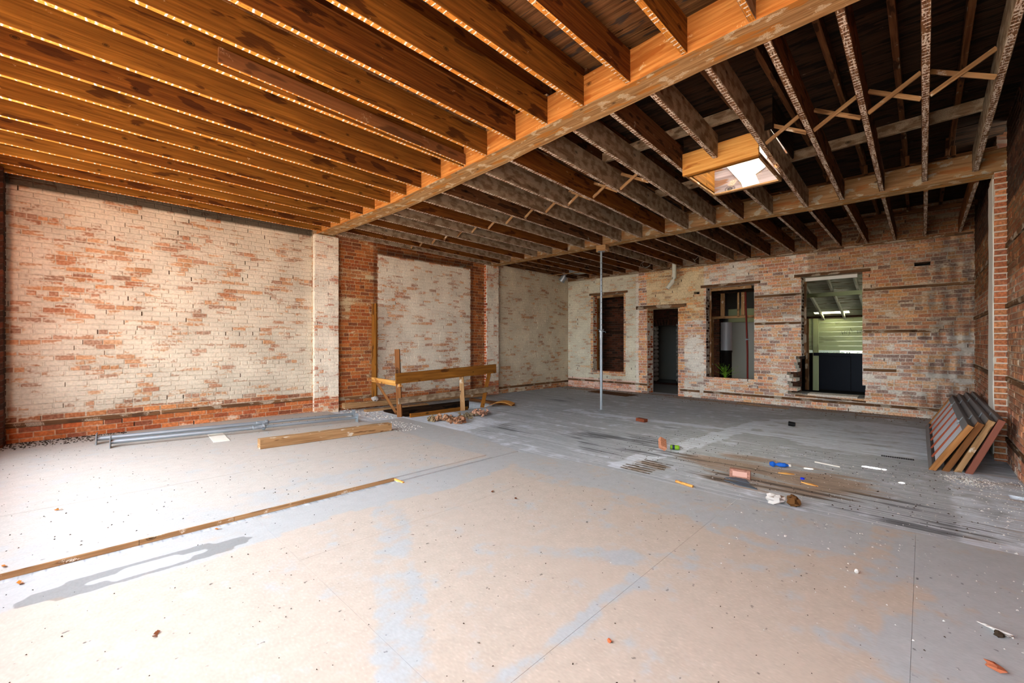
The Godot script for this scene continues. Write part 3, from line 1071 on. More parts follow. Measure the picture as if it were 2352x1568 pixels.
	for i in 4:
		var o: Rect2 = openings[i]
		var node := struct(names[i], words[i], "door" if i == 1 else "window")
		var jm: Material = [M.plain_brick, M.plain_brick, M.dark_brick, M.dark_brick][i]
		var y0 := maxf(o.position.y, -0.15)
		if i == 3:
			y0 = 1.06
		var jl := layout(0.36, y0, o.end.y, 230 + i)
		var x0 := -8.95 + o.position.x
		var x1 := -8.95 + o.end.x
		var tile := Vector2(1.0 / 2.58, 1.0 / 1.8288)
		lay_bricks(node, jl, Vector3(x0, 0, -12.12), Vector3.FORWARD, Vector3.RIGHT, jm, Vector2.ZERO, tile, 0.004, 60)
		lay_bricks(node, jl, Vector3(x1, 0, -12.12), Vector3.FORWARD, Vector3.LEFT, jm, Vector2.ZERO, tile, 0.004, 0)
		var ext := 0.14
		bar("lintel", Vector3(x0 - ext - (0.22 if i == 1 else 0.0), o.end.y + (0.05 if i == 1 else 0.036), -12.11), Vector3(x1 + ext + (0.1 if i == 1 else 0.0), o.end.y + (0.05 if i == 1 else 0.036), -12.11), 0.06, 0.10 if i == 1 else 0.07, M.strip, node, up, 0.005, 8, 0.003)
		if i != 1:
			bar("head_board", Vector3(x0 + 0.06, o.end.y - 0.05, -12.26), Vector3(x1 - 0.1, o.end.y - 0.05, -12.26), 0.05, 0.08, M.white if i == 3 else M.timber, node, up, 0.004)
			bar("frame_remnant", Vector3(x0 + 0.045, y0 + 0.03, -12.32), Vector3(x0 + 0.045, o.end.y - 0.09, -12.32), 0.05, 0.05, M.strip if i != 0 else M.joist_red, node, Vector3.BACK)
		if i == 2 or i == 0:
			var sill := MB.new()
			merge(sill, slab(Vector3(x0, o.position.y + 0.004, -12.11), Vector3.RIGHT, Vector3.FORWARD, up, 0, o.size.x, 0, 0.36, 0.05, [], Vector2.ZERO, Vector2.ONE))
			obj("sill", done(sill, M.plain_brick), node)
		if i == 3:
			var th := lump(Vector3(1.5, 0.16, 0.5), 77, 4, 0.12)
			obj("broken_sill", done(th, mat(Color(0.62, 0.60, 0.57), 0.95)), node, Transform3D(Basis(), Vector3(-1.53, 0.10, -12.33)))
			bar("sill_board", Vector3(-2.2, 0.135, -12.075), Vector3(-0.9, 0.10, -12.075), 0.06, 0.03, M.strip, node)
			bar("threshold", Vector3(-2.1, 0.155, -12.36), Vector3(-0.98, 0.155, -12.36), 0.26, 0.05, mat(Color(0.45, 0.44, 0.42), 0.95), node)
	# --- right wall: two bays and the pier between them; a runs from z -4.6 into the depth
	var rw := struct("wall_right", "right hand wall of dull bare brick with brown nailing strips", "wall")
	var rust := [Color(0.74, 0.50, 0.38), Color(0.67, 0.45, 0.35), Color(0.79, 0.57, 0.42), Color(0.62, 0.46, 0.38), Color(0.73, 0.54, 0.43)]
	var rcover := func(a: float, y: float) -> float:
		return 0.36 if y < 0.5 else (0.26 if y < 2.4 else 0.14)
	var rtint := func(a: float, y: float) -> Color:
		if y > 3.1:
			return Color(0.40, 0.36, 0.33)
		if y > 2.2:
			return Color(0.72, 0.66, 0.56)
		return Color(0.88, 0.83, 0.77) if y > 0.6 else Color(1.0, 0.95, 0.93)
	for q in [[0.76, -4.6, 3.6, 310], [0.715, -8.75, 3.35, 320]]:
		var rst := [Rect2(0, 1.83, q[2], 0.0762), Rect2(0, 0.914, q[2], 0.0762), Rect2(0, 2.59, q[2], 0.0762), Rect2(0, 0.152, q[2], 0.0762)]
		var rl := cut(layout(q[2], -0.16, 4.3, q[3]), rst)
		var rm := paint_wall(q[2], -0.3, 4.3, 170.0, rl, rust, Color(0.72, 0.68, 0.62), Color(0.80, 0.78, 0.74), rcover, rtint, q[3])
		var ro := Vector3(q[0], 0, q[1])
		var ruo := Vector2(0, 4.3)
		var rus := Vector2(1.0 / q[2], -1.0 / 4.6)
		obj("mortar_bed", done(slab(ro + Vector3(0.008, 0, 0), Vector3.FORWARD, up, Vector3.LEFT, 0, q[2] + (0.05 if q[3] == 310 else 0.4), -2.7, 4.75, 0.36, [], ruo, rus), rm), rw)
		lay_bricks(rw, rl, ro, Vector3.FORWARD, Vector3.LEFT, rm, ruo, rus, 0.004, 150)
		for s in rst:
			bar("nailing_strip", Vector3(q[0] + 0.002, s.position.y + 0.036, q[1]), Vector3(q[0] + 0.002, s.position.y + 0.036, q[1] - q[2]), 0.03, 0.058, M.strip, rw, up, 0.004, 8, 0.003)
	obj("side_wall", done(slab(Vector3(0.765, 0, 0), Vector3.FORWARD, up, Vector3.LEFT, -1.3, 4.6, -2.7, 4.75, 0.36, [], Vector2.ZERO, Vector2(1.0 / 2.58, 1.0 / 1.8288)), M.plain_brick), rw)
	var pier := part_root("pilaster", rw)
	var pr := layout(0.112, -0.16, 3.56, 331)
	obj("core", done(slab(Vector3(0.655, 0, -8.205), Vector3.FORWARD, up, Vector3.LEFT, 0.0, 0.54, -0.2, 3.58, 0.2, [], Vector2.ZERO, Vector2(1, 1)), mat(Color(0.76, 0.72, 0.66), 0.95)), pier)
	var stack := []
	var r := -2
	while r * COURSE < 3.54:
		stack.append(PackedFloat32Array([0.004, 0.108 + 0.01 * absf(sin(r * 5.1)), r * COURSE + 0.006, (r + 1) * COURSE - 0.007, 0.5]))
		r += 1
	var ptile := brick_stack()
	lay_bricks(pier, stack, Vector3(0.65, 0, -8.2), Vector3.RIGHT, Vector3.BACK, ptile, Vector2(0, -0.1524), Vector2(1.0 / 0.12, 1.0 / 3.8), 0.004, 60)
	bar("plaster_face", Vector3(0.649, -0.02, -8.47), Vector3(0.649, 3.5, -8.47), 0.52, 0.012, M.white, pier, Vector3.LEFT, 0.004, 20, 0.003)
	var fp := part_root("pilaster", lw)
	obj("core", done(slab(Vector3(-8.95, 0, 0.62), Vector3.RIGHT, up, Vector3.FORWARD, 0.0, 0.3, -0.2, 3.7, 0.28, [], Vector2.ZERO, Vector2(1.0 / 2.58, 1.0 / 1.8288)), M.dark_brick), fp)
	lay_bricks(fp, layout(0.3, -0.16, 3.7, 141), Vector3(-8.95, 0, 0.612), Vector3.RIGHT, Vector3.FORWARD, M.dark_brick, Vector2.ZERO, Vector2(1.0 / 2.58, 1.0 / 1.8288), 0.003, 40)
	# --- shopfront, behind the camera: three glazed bays whose glass is gone
	var fw := struct("wall_front", "brick shopfront wall with three wide empty window bays", "wall")
	obj("masonry", done(slab(Vector3(0, 0, 0.9), Vector3.RIGHT, up, Vector3.FORWARD, -9.3, 1.1, -2.7, 4.75, 0.3, [Rect2(-7.6, 0.75, 2.5, 2.75), Rect2(-4.8, 0.75, 2.5, 2.75), Rect2(-2.0, 0.75, 2.5, 2.75)], Vector2.ZERO, Vector2(1.0 / 2.58, 1.0 / 1.8288)), M.plain_brick), fw)

# a column of single bricks, each course its own tone
func brick_stack() -> StandardMaterial3D:
	var w := 48
	var h := 1520
	var im := Image.create_empty(w, h, false, Image.FORMAT_RGB8)
	var r2 := RandomNumberGenerator.new()
	r2.seed = 9
	var pal := [Color(0.70, 0.43, 0.29), Color(0.75, 0.50, 0.34), Color(0.64, 0.40, 0.29), Color(0.72, 0.46, 0.33)]
	for k in 50:
		var y0 := int((k * COURSE) / 3.8 * h)
		im.fill_rect(Rect2i(0, y0, w, 32), pal[r2.randi() % 4].darkened(r2.randf_range(-0.05, 0.12)))
	var n := nz(77, 0.06, w, h)
	var d := im.get_data()
	for i in w * h:
		var q: float = 0.75 + 0.45 * n[i] / 255.0
		for c in 3:
			d[i * 3 + c] = mini(255, int(d[i * 3 + c] * q))
	return textured(tex(d, w, h, Image.FORMAT_RGB8), null)

# ---------------------------------------------------------------- ceiling
const SAG := [[-9.3, 3.64], [-7.5, 3.625], [-6.0, 3.605], [-4.3, 3.66], [-2.4, 3.742], [-1.2, 3.79], [1.2, 3.825]]

func sag(x: float) -> float:
	for i in SAG.size() - 1:
		if x <= SAG[i + 1][0]:
			var t: float = (x - SAG[i][0]) / (SAG[i + 1][0] - SAG[i][0])
			return lerpf(SAG[i][1], SAG[i + 1][1], smoothstep(-0.15, 1.15, t))
	return 3.825

func warp(m: ArrayMesh, f: Callable) -> ArrayMesh:
	var out := ArrayMesh.new()
	for k in m.get_surface_count():
		var ar := m.surface_get_arrays(k)
		var v: PackedVector3Array = ar[Mesh.ARRAY_VERTEX]
		for i in v.size():
			v[i] = f.call(v[i])
		ar[Mesh.ARRAY_VERTEX] = v
		out.add_surface_from_arrays(Mesh.PRIMITIVE_TRIANGLES, ar)
		out.surface_set_material(k, m.surface_get_material(k))
	return out

func build_ceiling() -> void:
	var c := struct("ceiling", "open timber ceiling of bare joists, two girders and the dark boards of the roof above", "ceiling")
	var th := 0.05
	var hh := 0.285
	M.girder.uv1_scale = Vector3(0.5, 0.33, 1)
	# the two girders
	var g1 := warp(beam(10.2, 0.335, 0.30, M.girder_face, M.girder, 0.012, 40, 0.004), func(v: Vector3) -> Vector3: return v + Vector3(0, sag(v.x - 9.2) + 0.146, 0))
	obj("girder", g1, c, Transform3D(Basis(), Vector3(-9.2, 0, -3.668)))
	bar("girder", Vector3(-9.2, 3.722, -8.365), Vector3(0.8, 3.735, -8.365), 0.33, 0.29, M.girder_tan, c, Vector3.UP, 0.012, 40, 0.004, M.girder)
	# joists, bay by bay: x, and what covers them
	var near := [-8.72, -8.3, -7.89, -7.46, -6.98, -6.57, -6.07, -5.6, -5.22, -4.76, -4.27, -3.82, -3.344, -2.878, -2.418, -1.926, -1.42, -0.917, -0.45, 0.03, 0.49]
	for i in near.size():
		var x: float = near[i]
		var y0 := lerpf(3.655, 3.725, smoothstep(-6.5, -3.5, x))
		var kind: Material = M.joist_red if i in [1, 4, 8, 12, 15, 18] else M.joist
		if x > -1.2:
			kind = M.joist_grey if i % 2 else M.joist_brown
		bar("joist", Vector3(x, y0 + hh / 2, 0.88), Vector3(x + rr(-0.01, 0.01), sag(x) + hh / 2, -3.503), th, hh, kind, c, Vector3.UP, 0.004, 10, 0.0018, M.under)
	bar("sistered_board", Vector3(-4.215, 3.725 + 0.075, -0.85), Vector3(-4.215, sag(-4.2) + 0.075, -3.50), 0.032, 0.13, M.timber_red, c, Vector3.UP, 0.003, 6, 0.002, M.under)
	var mid := [0.492, 0.017, -0.43, -0.89, -1.345, -1.85, -2.29, -2.755, -3.25, -3.72, -4.2, -4.68, -5.15, -5.62, -6.1, -6.57, -7.05, -7.5, -7.98, -8.4, -8.76]
	var grey := [0, 4, 5, 7, 8, 10, 11, 13, 15, 16, 18, 20]
	for i in mid.size():
		var x: float = mid[i]
		var kind: Material = M.joist_grey if i in grey else M.joist_brown
		if i in [9, 14, 17, 19]:
			kind = M.joist_red
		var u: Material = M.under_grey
		var end := -8.198
		var y1 := 3.565 + 0.07 * smoothstep(-1.5, 0.5, x)
		var y0 := sag(x)
		if i == 5:
			end = -5.545
			y1 = lerpf(y0, 3.57, 0.39)
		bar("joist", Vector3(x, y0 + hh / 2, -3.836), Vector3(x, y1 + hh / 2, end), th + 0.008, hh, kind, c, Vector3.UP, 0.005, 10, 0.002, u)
	bar("joist", Vector3(-1.85, 3.60 + hh / 2, -6.70), Vector3(-1.84, 3.565 + hh / 2, -8.198), th, hh, M.joist_grey, c, Vector3.UP, 0.005, 5, 0.002, M.under_grey)
	var far := [0.522, 0.03, -0.43, -0.885, -1.345, -1.8, -2.25, -2.76, -3.2, -3.6, -4.05, -4.5, -4.95, -5.4, -5.85, -6.3, -6.75, -7.2, -7.65, -8.1, -8.6]
	for i in far.size():
		var x: float = far[i]
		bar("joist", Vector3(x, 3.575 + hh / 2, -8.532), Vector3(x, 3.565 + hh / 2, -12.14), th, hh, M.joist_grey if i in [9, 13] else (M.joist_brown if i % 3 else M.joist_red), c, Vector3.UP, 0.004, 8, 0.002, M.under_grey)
	# herringbone bridging in the middle bay
	for i in mid.size() - 1:
		if i in [4, 5, 6]:
			continue
		var xa: float = mid[i + 1] + 0.03
		var xb: float = mid[i] - 0.03
		var ya := lerpf(sag(xa), 3.58, 0.42)
		var z := -5.62 + rr(-0.03, 0.03)
		bar("bridging", Vector3(xa, ya + 0.015, z), Vector3(xb, ya + 0.26, z), 0.019, 0.042, M.timber, c, Vector3.UP, 0.002)
		bar("bridging", Vector3(xa, ya + 0.25, z - 0.03), Vector3(xb, ya + 0.02, z - 0.03), 0.019, 0.042, M.timber, c, Vector3.UP, 0.002)
	# members lying over the joists
	bar("purlin", Vector3(-3.3, 3.945, -6.98), Vector3(0.55, 3.985, -6.85), 0.05, 0.13, M.joist_grey, c, Vector3.UP, 0.004, 8, 0.002)
	bar("purlin", Vector3(-3.3, 4.04, -5.3), Vector3(-1.4, 4.05, -5.32), 0.05, 0.13, M.joist_grey, c)
	bar("purlin", Vector3(-9.0, 3.915, -8.45), Vector3(0.7, 3.935, -8.45), 0.10, 0.09, M.joist_brown, c, Vector3.UP, 0.004, 12, 0.004)
	bar("purlin", Vector3(-9.0, 3.91, -11.2), Vector3(0.7, 3.91, -11.2), 0.05, 0.08, M.joist_brown, c)
	# rafters and their short posts on the girders
	for i in 21:
		var x := 0.25 - 0.462 * i
		var rm: Material = M.joist_red
		bar("rafter", Vector3(x, 4.15, 0.85), Vector3(x, 4.15, -3.66), 0.05, 0.13, rm, c)
		if x > -1.2 or x < -2.3:
			bar("rafter", Vector3(x + 0.03, 4.15, -3.66), Vector3(x + 0.03, 4.15, -8.37), 0.05, 0.13, M.joist_brown, c)
		else:
			bar("rafter", Vector3(x + 0.03, 4.15, -3.66), Vector3(x + 0.03, 4.15, -5.50), 0.05, 0.13, M.joist_brown, c)
			bar("rafter", Vector3(x + 0.03, 4.15, -6.74), Vector3(x + 0.03, 4.15, -8.37), 0.05, 0.13, M.joist_brown, c)
		bar("rafter", Vector3(x, 4.15, -8.37), Vector3(x, 4.15, -12.1), 0.05, 0.13, M.joist_brown, c)
		bar("cripple_post", Vector3(x + 0.05, sag(x) + 0.295, -3.60), Vector3(x + 0.05, 4.085, -3.60), 0.09, 0.045, M.timber if i % 2 else M.joist, c, Vector3.RIGHT)
		bar("cripple_post", Vector3(x + 0.05, 3.95, -8.40), Vector3(x + 0.05, 4.085, -8.40), 0.09, 0.045, M.joist_brown, c, Vector3.RIGHT)
	bar("loose_stick", Vector3(-1.06, 4.08, -3.1), Vector3(-0.86, 3.99, -3.45), 0.03, 0.03, M.timber, c)
	# roof boards, split round the skylight
	var z := 0.86
	while z > -12.15:
		var wd := rr(0.13, 0.16)
		var m: Material = M.deck if z > -3.75 else M.dark_wood
		var y := 4.228 + rr(-0.002, 0.004)
		if z > -6.74 and z - wd < -5.50:
			bar("roof_board", Vector3(-9.0, y, z - wd / 2), Vector3(-2.26, y, z - wd / 2), wd - 0.004, 0.022, m, c, Vector3.UP, 0.002)
			bar("roof_board", Vector3(-1.23, y, z - wd / 2), Vector3(0.78, y, z - wd / 2), wd - 0.004, 0.022, m, c, Vector3.UP, 0.002)
		else:
			bar("roof_board", Vector3(-9.0, y, z - wd / 2), Vector3(0.78, y, z - wd / 2), wd - 0.004, 0.022, m, c, Vector3.UP, 0.002)
		z -= wd
	obj("roof_felt", done(slab(Vector3(0, 4.245, 0), Vector3.RIGHT, Vector3.FORWARD, Vector3.DOWN, -9.35, 1.15, -1.25, 12.55, 0.06, [Rect2(-2.232, 5.572, 0.975, 1.07)], Vector2.ZERO, Vector2.ONE), M.felt), c)
	# the skylight: headers between the trimming joists, a boarded shaft and a white cover with slits
	bar("skylight_header", Vector3(-2.262, 3.72, -5.57), Vector3(-1.376, 3.735, -5.57), 0.045, 0.285, M.pine, c, Vector3.UP, 0.003, 4, 0.001)
	bar("skylight_trim", Vector3(-2.21, 3.572, -5.585), Vector3(-1.376, 3.585, -5.585), 0.05, 0.028, M.joist, c)
	bar("skylight_header", Vector3(-2.262, 3.735, -6.68), Vector3(-1.376, 3.735, -6.68), 0.045, 0.26, M.joist_grey, c)
	bar("skylight_trim", Vector3(-2.262, 3.60, -6.66), Vector3(-1.376, 3.60, -6.66), 0.06, 0.025, M.timber, c)
	bar("skylight_trim", Vector3(-2.24, 3.60, -5.60), Vector3(-2.24, 3.60, -6.66), 0.03, 0.03, M.timber, c)
	bar("skylight_trim", Vector3(-1.385, 3.61, -5.60), Vector3(-1.385, 3.61, -6.66), 0.03, 0.05, M.timber, c)
	var i := 0
	for q in [[-5.60, -5.95], [-5.952, -6.30], [-6.302, -6.65]]:
		bar("shaft_board", Vector3(-2.235, 4.13, q[0]), Vector3(-2.235, 4.13, q[1]), 0.02, 1.0, M.joist, c)
		bar("shaft_board", Vector3(-1.245, 4.24, q[0] + 0.03), Vector3(-1.245, 4.24, q[1] - 0.02), 0.02, 0.78, M.dark_wood, c)
		i += 1
	bar("shaft_board", Vector3(-2.245, 4.24, -5.565), Vector3(-1.235, 4.24, -5.565), 0.025, 0.78, M.dark_wood, c)
	var lilac := wood(98, Color(0.62, 0.58, 0.60), Color(0.42, 0.37, 0.38), Color(0.45, 0.28, 0.16), 0.62, Color(0.7, 0.62, 0.55), 0.7, 4, 512, 256)
	for k in 3:
		bar("shaft_board", Vector3(-2.225, 3.76 + 0.335 * k, -6.645), Vector3(-1.255 if k else -1.385, 3.76 + 0.335 * k, -6.645), 0.02, 0.333, lilac, c)
	var torn := MB.new()  # white shape stands for sunlight on the far boards, put in as colour
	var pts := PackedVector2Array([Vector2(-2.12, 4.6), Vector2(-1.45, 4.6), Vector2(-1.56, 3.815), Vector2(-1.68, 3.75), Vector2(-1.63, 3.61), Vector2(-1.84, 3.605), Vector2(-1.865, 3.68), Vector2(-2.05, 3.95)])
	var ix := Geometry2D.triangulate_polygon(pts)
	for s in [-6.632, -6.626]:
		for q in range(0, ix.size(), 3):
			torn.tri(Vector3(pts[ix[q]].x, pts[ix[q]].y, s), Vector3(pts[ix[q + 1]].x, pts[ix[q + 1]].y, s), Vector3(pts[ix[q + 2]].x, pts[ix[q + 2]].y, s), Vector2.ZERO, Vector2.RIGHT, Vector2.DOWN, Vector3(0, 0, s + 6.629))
	obj("sunlit_patch", done(torn, mat(Color(0.95, 0.95, 0.93), 0.8)), c)
	var cover := mat(Color(0.93, 0.94, 0.94), 0.6)
	cover.backlight_enabled = true
	cover.backlight = Color(0.95, 0.95, 0.93)
	obj("skylight_cover", done(slab(Vector3(0, 4.63, 0), Vector3.RIGHT, Vector3.FORWARD, Vector3.DOWN, -2.26, -1.22, 5.54, 6.67, 0.002, [Rect2(-1.835, 6.14, 0.22, 0.05), Rect2(-1.49, 5.635, 0.07, 0.035)], Vector2.ZERO, Vector2.ONE), cover), c)  # unseen sheet, slit to shape the sun spots on the floor

# ---------------------------------------------------------------- the rooms seen through the back openings
func build_rear() -> void:
	var up := Vector3.UP
	var grey := mat(Color(0.56, 0.58, 0.56), 0.85)
	var tile := Vector2(1.0 / 2.58, 1.0 / 1.8288)
	var fl := struct("floor_rear", "dusty concrete floor of the rooms behind the back wall", "floor")
	obj("screed", done(slab(Vector3(0, -0.15, 0), Vector3.RIGHT, Vector3(0, -0.006, -1), up, -9.6, 1.2, 12.1, 19.0, 0.2, [], Vector2.ZERO, Vector2.ONE), mat(Color(0.42, 0.42, 0.40), 0.95)), fl)
	# room behind the doorway and window 2: brick and grey walls, a doorway with an arch above
	var dk := struct("wall_rear_brick", "dim brick wall of the rear rooms with a second doorway under a flat arch", "wall")
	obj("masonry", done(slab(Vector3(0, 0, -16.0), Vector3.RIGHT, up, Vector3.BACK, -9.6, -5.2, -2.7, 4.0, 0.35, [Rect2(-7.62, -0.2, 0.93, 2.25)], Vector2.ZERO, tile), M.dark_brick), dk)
	var dl := cut(layout(4.4, -0.16, 3.4, 611), [Rect2(1.98, -0.2, 0.93, 2.25)])
	lay_bricks(dk, dl, Vector3(-9.6, 0, -15.99), Vector3.RIGHT, Vector3.BACK, M.dark_brick, Vector2(-9.6, 0) * -1.0 * 0.0, tile, 0.004, 60)
	var stone := mat(Color(0.60, 0.59, 0.56), 0.95)
	for sx in [-7.62, -6.69]:
		var y := -0.15
		while y < 2.0:
			var h := rr(0.12, 0.24)
			obj("jamb_stone", done(lump(Vector3(0.16, h, 0.42), int(y * 100) + int(sx * 10), 2, 0.14), stone), dk, Transform3D(Basis(), Vector3(sx, y + h / 2, -16.1)))
			y += h * 0.92
	for k in 9:
		var t := (k - 4) * 0.075
		bar("arch_brick", Vector3(-7.15 + (k - 4) * 0.105, 2.06 - 0.012 * (k - 4) * (k - 4) * 0.3, -15.97), Vector3(-7.15 + (k - 4) * 0.105 + t * 0.25, 2.27 - 0.01 * (k - 4) * (k - 4) * 0.3, -15.97), 0.07, 0.09, M.dark_brick, dk, Vector3.BACK)
	var far := struct("wall_rear_far", "grey plastered wall deep behind the second doorway", "wall")
	obj("plaster", done(slab(Vector3(0, 0, -18.4), Vector3.RIGHT, up, Vector3.BACK, -9.6, 1.1, -2.7, 4.0, 0.3, [], Vector2.ZERO, Vector2.ONE), grey), far)
	var pa := struct("wall_rear_partition", "brick cross walls that part the rear rooms", "wall")
	for q in [[-9.3, 12.5, 18.7], [-6.42, 12.5, 13.3], [-2.95, 12.5, 18.4]]:
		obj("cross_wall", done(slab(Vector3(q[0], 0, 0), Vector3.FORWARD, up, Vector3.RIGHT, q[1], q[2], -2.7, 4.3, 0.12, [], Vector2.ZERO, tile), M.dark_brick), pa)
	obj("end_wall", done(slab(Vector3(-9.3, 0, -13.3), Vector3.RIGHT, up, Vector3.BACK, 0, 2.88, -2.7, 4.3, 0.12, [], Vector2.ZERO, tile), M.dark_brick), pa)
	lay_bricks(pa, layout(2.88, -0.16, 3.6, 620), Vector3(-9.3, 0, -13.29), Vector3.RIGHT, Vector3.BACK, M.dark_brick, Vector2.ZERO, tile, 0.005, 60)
	for y in [0.85, 1.75, 2.6]:
		bar("nailing_strip", Vector3(-9.2, y, -13.285), Vector3(-6.5, y, -13.285), 0.03, 0.06, M.dark_wood, pa)
	obj("grey_board", done(slab(Vector3(0, 0, -15.4), Vector3.RIGHT, up, Vector3.BACK, -4.72, -2.95, -0.2, 2.05, 0.05, [], Vector2.ZERO, Vector2.ONE), grey), pa)
	obj("green_band", done(slab(Vector3(0, 0, -15.38), Vector3.RIGHT, up, Vector3.BACK, -4.72, -2.95, 2.06, 2.5, 0.05, [], Vector2.ZERO, Vector2.ONE), mat(Color(0.56, 0.60, 0.45), 0.85)), pa)
	# roof over those rooms, with gaps added to let daylight in
	var rf := struct("ceiling_rear", "dark sagging roof over the rear rooms, with gaps added for daylight", "ceiling")
	obj("roof_slab", done(slab(Vector3(0, 3.75, 0), Vector3.RIGHT, Vector3.FORWARD, Vector3.DOWN, -9.6, -2.9, 12.4, 18.8, 0.1, [Rect2(-3.9, 14.3, 0.5, 0.35), Rect2(-6.6, 14.2, 0.45, 0.4)], Vector2.ZERO, Vector2.ONE), M.felt), rf)
	for k in 5:
		bar("roof_joist", Vector3(-4.9 + 0.45 * k, 3.6, -12.55), Vector3(-4.9 + 0.45 * k, 3.6, -15.4), 0.05, 0.2, M.dark_wood, rf)
	# timber frame in front of the grey wall
	var fr := root("stud_frame")
	tag(fr, "pale timber studs on a cross rail in the middle window opening", "frame")
	bar("rail", Vector3(-4.55, 2.12, -13.2), Vector3(-3.02, 2.12, -13.2), 0.09, 0.07, M.timber, fr)
	for q in [[-4.2, 0.11], [-3.78, 0.05], [-3.66, 0.09]]:
		bar("stud", Vector3(q[0], 2.16, -13.2), Vector3(q[0], 2.82, -13.2), q[1], 0.05, M.timber, fr, Vector3.BACK)
	bar("top_rail", Vector3(-4.55, 2.85, -13.2), Vector3(-3.02, 2.85, -13.2), 0.09, 0.07, M.dark_wood, fr)
	bar("side_post", Vector3(-4.50, -0.15, -13.2), Vector3(-4.50, 2.12, -13.2), 0.09, 0.06, M.timber, fr, Vector3.BACK)
	bar("side_post", Vector3(-3.02, -0.15, -13.2), Vector3(-3.02, 2.85, -13.2), 0.09, 0.06, M.dark_wood, fr, Vector3.BACK)
	var rp := root("red_pipe")
	tag(rp, "thin red iron pipe standing in the middle window opening", "pipe")
	var redm := mat(Color(0.42, 0.10, 0.07), 0.5)
	obj("pipe", done(tube([Vector3(-3.50, -0.15, -13.05), Vector3(-3.51, 1.2, -13.05), Vector3(-3.555, 2.62, -13.05), Vector3(-3.56, 2.8, -13.05)], 0.024, 12), redm), rp)
	obj("clamp", done(tube([Vector3(-3.527, 1.46, -13.05), Vector3(-3.529, 1.50, -13.05)], 0.04, 12), M.steel), rp)
	obj("clamp", done(tube([Vector3(-3.56, 1.475, -13.02), Vector3(-3.44, 1.475, -13.02)], 0.012, 8), M.steel), rp)
	var tank := root("flue_pipe", Vector3(-4.32, -0.15, -13.9))
	tag(tank, "fat grey flue pipe standing behind the left side of the middle window opening", "pipe")
	var zinc := mat(Color(0.60, 0.61, 0.63), 0.5, 0.2)
	obj("upper_pipe", done(tube([Vector3(0, 1.28, 0), Vector3(0.0, 2.15, 0)], 0.155, 24), zinc), tank)
	obj("collar", done(tube([Vector3(0, 1.24, 0), Vector3(0, 1.30, 0)], 0.165, 24), M.black), tank)
	obj("lower_pipe", done(tube([Vector3(0, 0, 0), Vector3(0, 1.26, 0)], 0.15, 24), mat(Color(0.07, 0.06, 0.05), 0.8)), tank)
	# a weed on the window sill
	var pt := root("weed", Vector3(-3.86, 0.434, -12.34))
	tag(pt, "bright green weed growing on the sill of the middle window opening", "plant")
	var leafm := mat(Color(0.42, 0.62, 0.16), 0.6)
	leafm.backlight_enabled = true
	leafm.backlight = Color(0.3, 0.45, 0.1)
	var stems := MB.new()
	var leaves := MB.new()
	var lr := RandomNumberGenerator.new()
	lr.seed = 3
	for k in 26:
		var tip := Vector3(lr.randf_range(-0.22, 0.22), lr.randf_range(0.10, 0.31), lr.randf_range(-0.12, 0.10))
		var midp := Vector3(tip.x * 0.35, tip.y * 0.6, tip.z * 0.35)
		merge(stems, tube([Vector3(tip.x * 0.1, 0, tip.z * 0.1), midp, tip], 0.0025, 5))
		for q in 14:
			var p := midp.lerp(tip, q / 8.0)
			var dir := Vector3(lr.randf_range(-1, 1), lr.randf_range(-0.2, 0.7), lr.randf_range(-1, 1)).normalized() * lr.randf_range(0.018, 0.034)
			var side := dir.cross(Vector3.UP).normalized() * dir.length() * 0.42
			var top := Vector3(0, 0.004, 0)
			leaves.quad(p, p + dir * 0.5 + side + top, p + dir, p + dir * 0.5 - side + top, Vector2.ZERO, Vector2.RIGHT, Vector2.ONE, Vector2.DOWN, Vector3.UP)
	obj("stems", done(stems, leafm), pt)
	obj("foliage", done(leaves, leafm), pt)
	# green boarded room behind the right opening
	var gw := struct("wall_rear_green", "pale green boarded wall over dark blue panels behind the right opening", "wall")
	var green := wood(720, Color(0.70, 0.74, 0.58), Color(0.62, 0.67, 0.51), Color(0.52, 0.55, 0.42), 0.74, Color(0.78, 0.8, 0.7), 0.95, 0, 512, 256)
	var Z := -17.2
	var y := 1.13
	while y < 2.2:
		bar("board", Vector3(-2.85, y + 0.075, Z), Vector3(0.8, y + 0.075, Z), 0.02, 0.149, green, gw, up, 0.003)
		y += 0.152
	bar("corner_post", Vector3(-2.80, -0.2, Z + 0.03), Vector3(-2.80, 2.5, Z + 0.03), 0.10, 0.08, M.strip, gw, Vector3.BACK)
	bar("white_post", Vector3(-2.56, -0.2, Z + 0.02), Vector3(-2.56, 2.2, Z + 0.02), 0.16, 0.05, green, gw, Vector3.BACK)
	var navy := mat(Color(0.060, 0.085, 0.125), 0.55)
	for q in [[-2.47, -1.655], [-1.64, -0.82], [-0.80, 0.75]]:
		bar("blue_panel", Vector3(q[0], 0.40, Z + 0.01), Vector3(q[1], 0.40, Z + 0.01), 0.03, 1.12, navy, gw, up, 0.004)
	obj("panel_backing", done(slab(Vector3(0, 0, Z - 0.02), Vector3.RIGHT, up, Vector3.BACK, -3.0, 1.0, -2.7, 1.04, 0.03, [], Vector2.ZERO, Vector2.ONE), M.felt), gw)
	bar("blue_rail", Vector3(-2.62, 1.0, Z + 0.035), Vector3(0.75, 1.0, Z + 0.035), 0.06, 0.10, navy, gw, up, 0.004)
	bar("head_rail", Vector3(-2.85, 2.22, Z + 0.04), Vector3(0.8, 2.22, Z + 0.04), 0.07, 0.07, M.dark_wood, gw, up)
	var glassm := mat(Color(0.80, 0.88, 0.84), 0.3)
	var shards := MB.new()
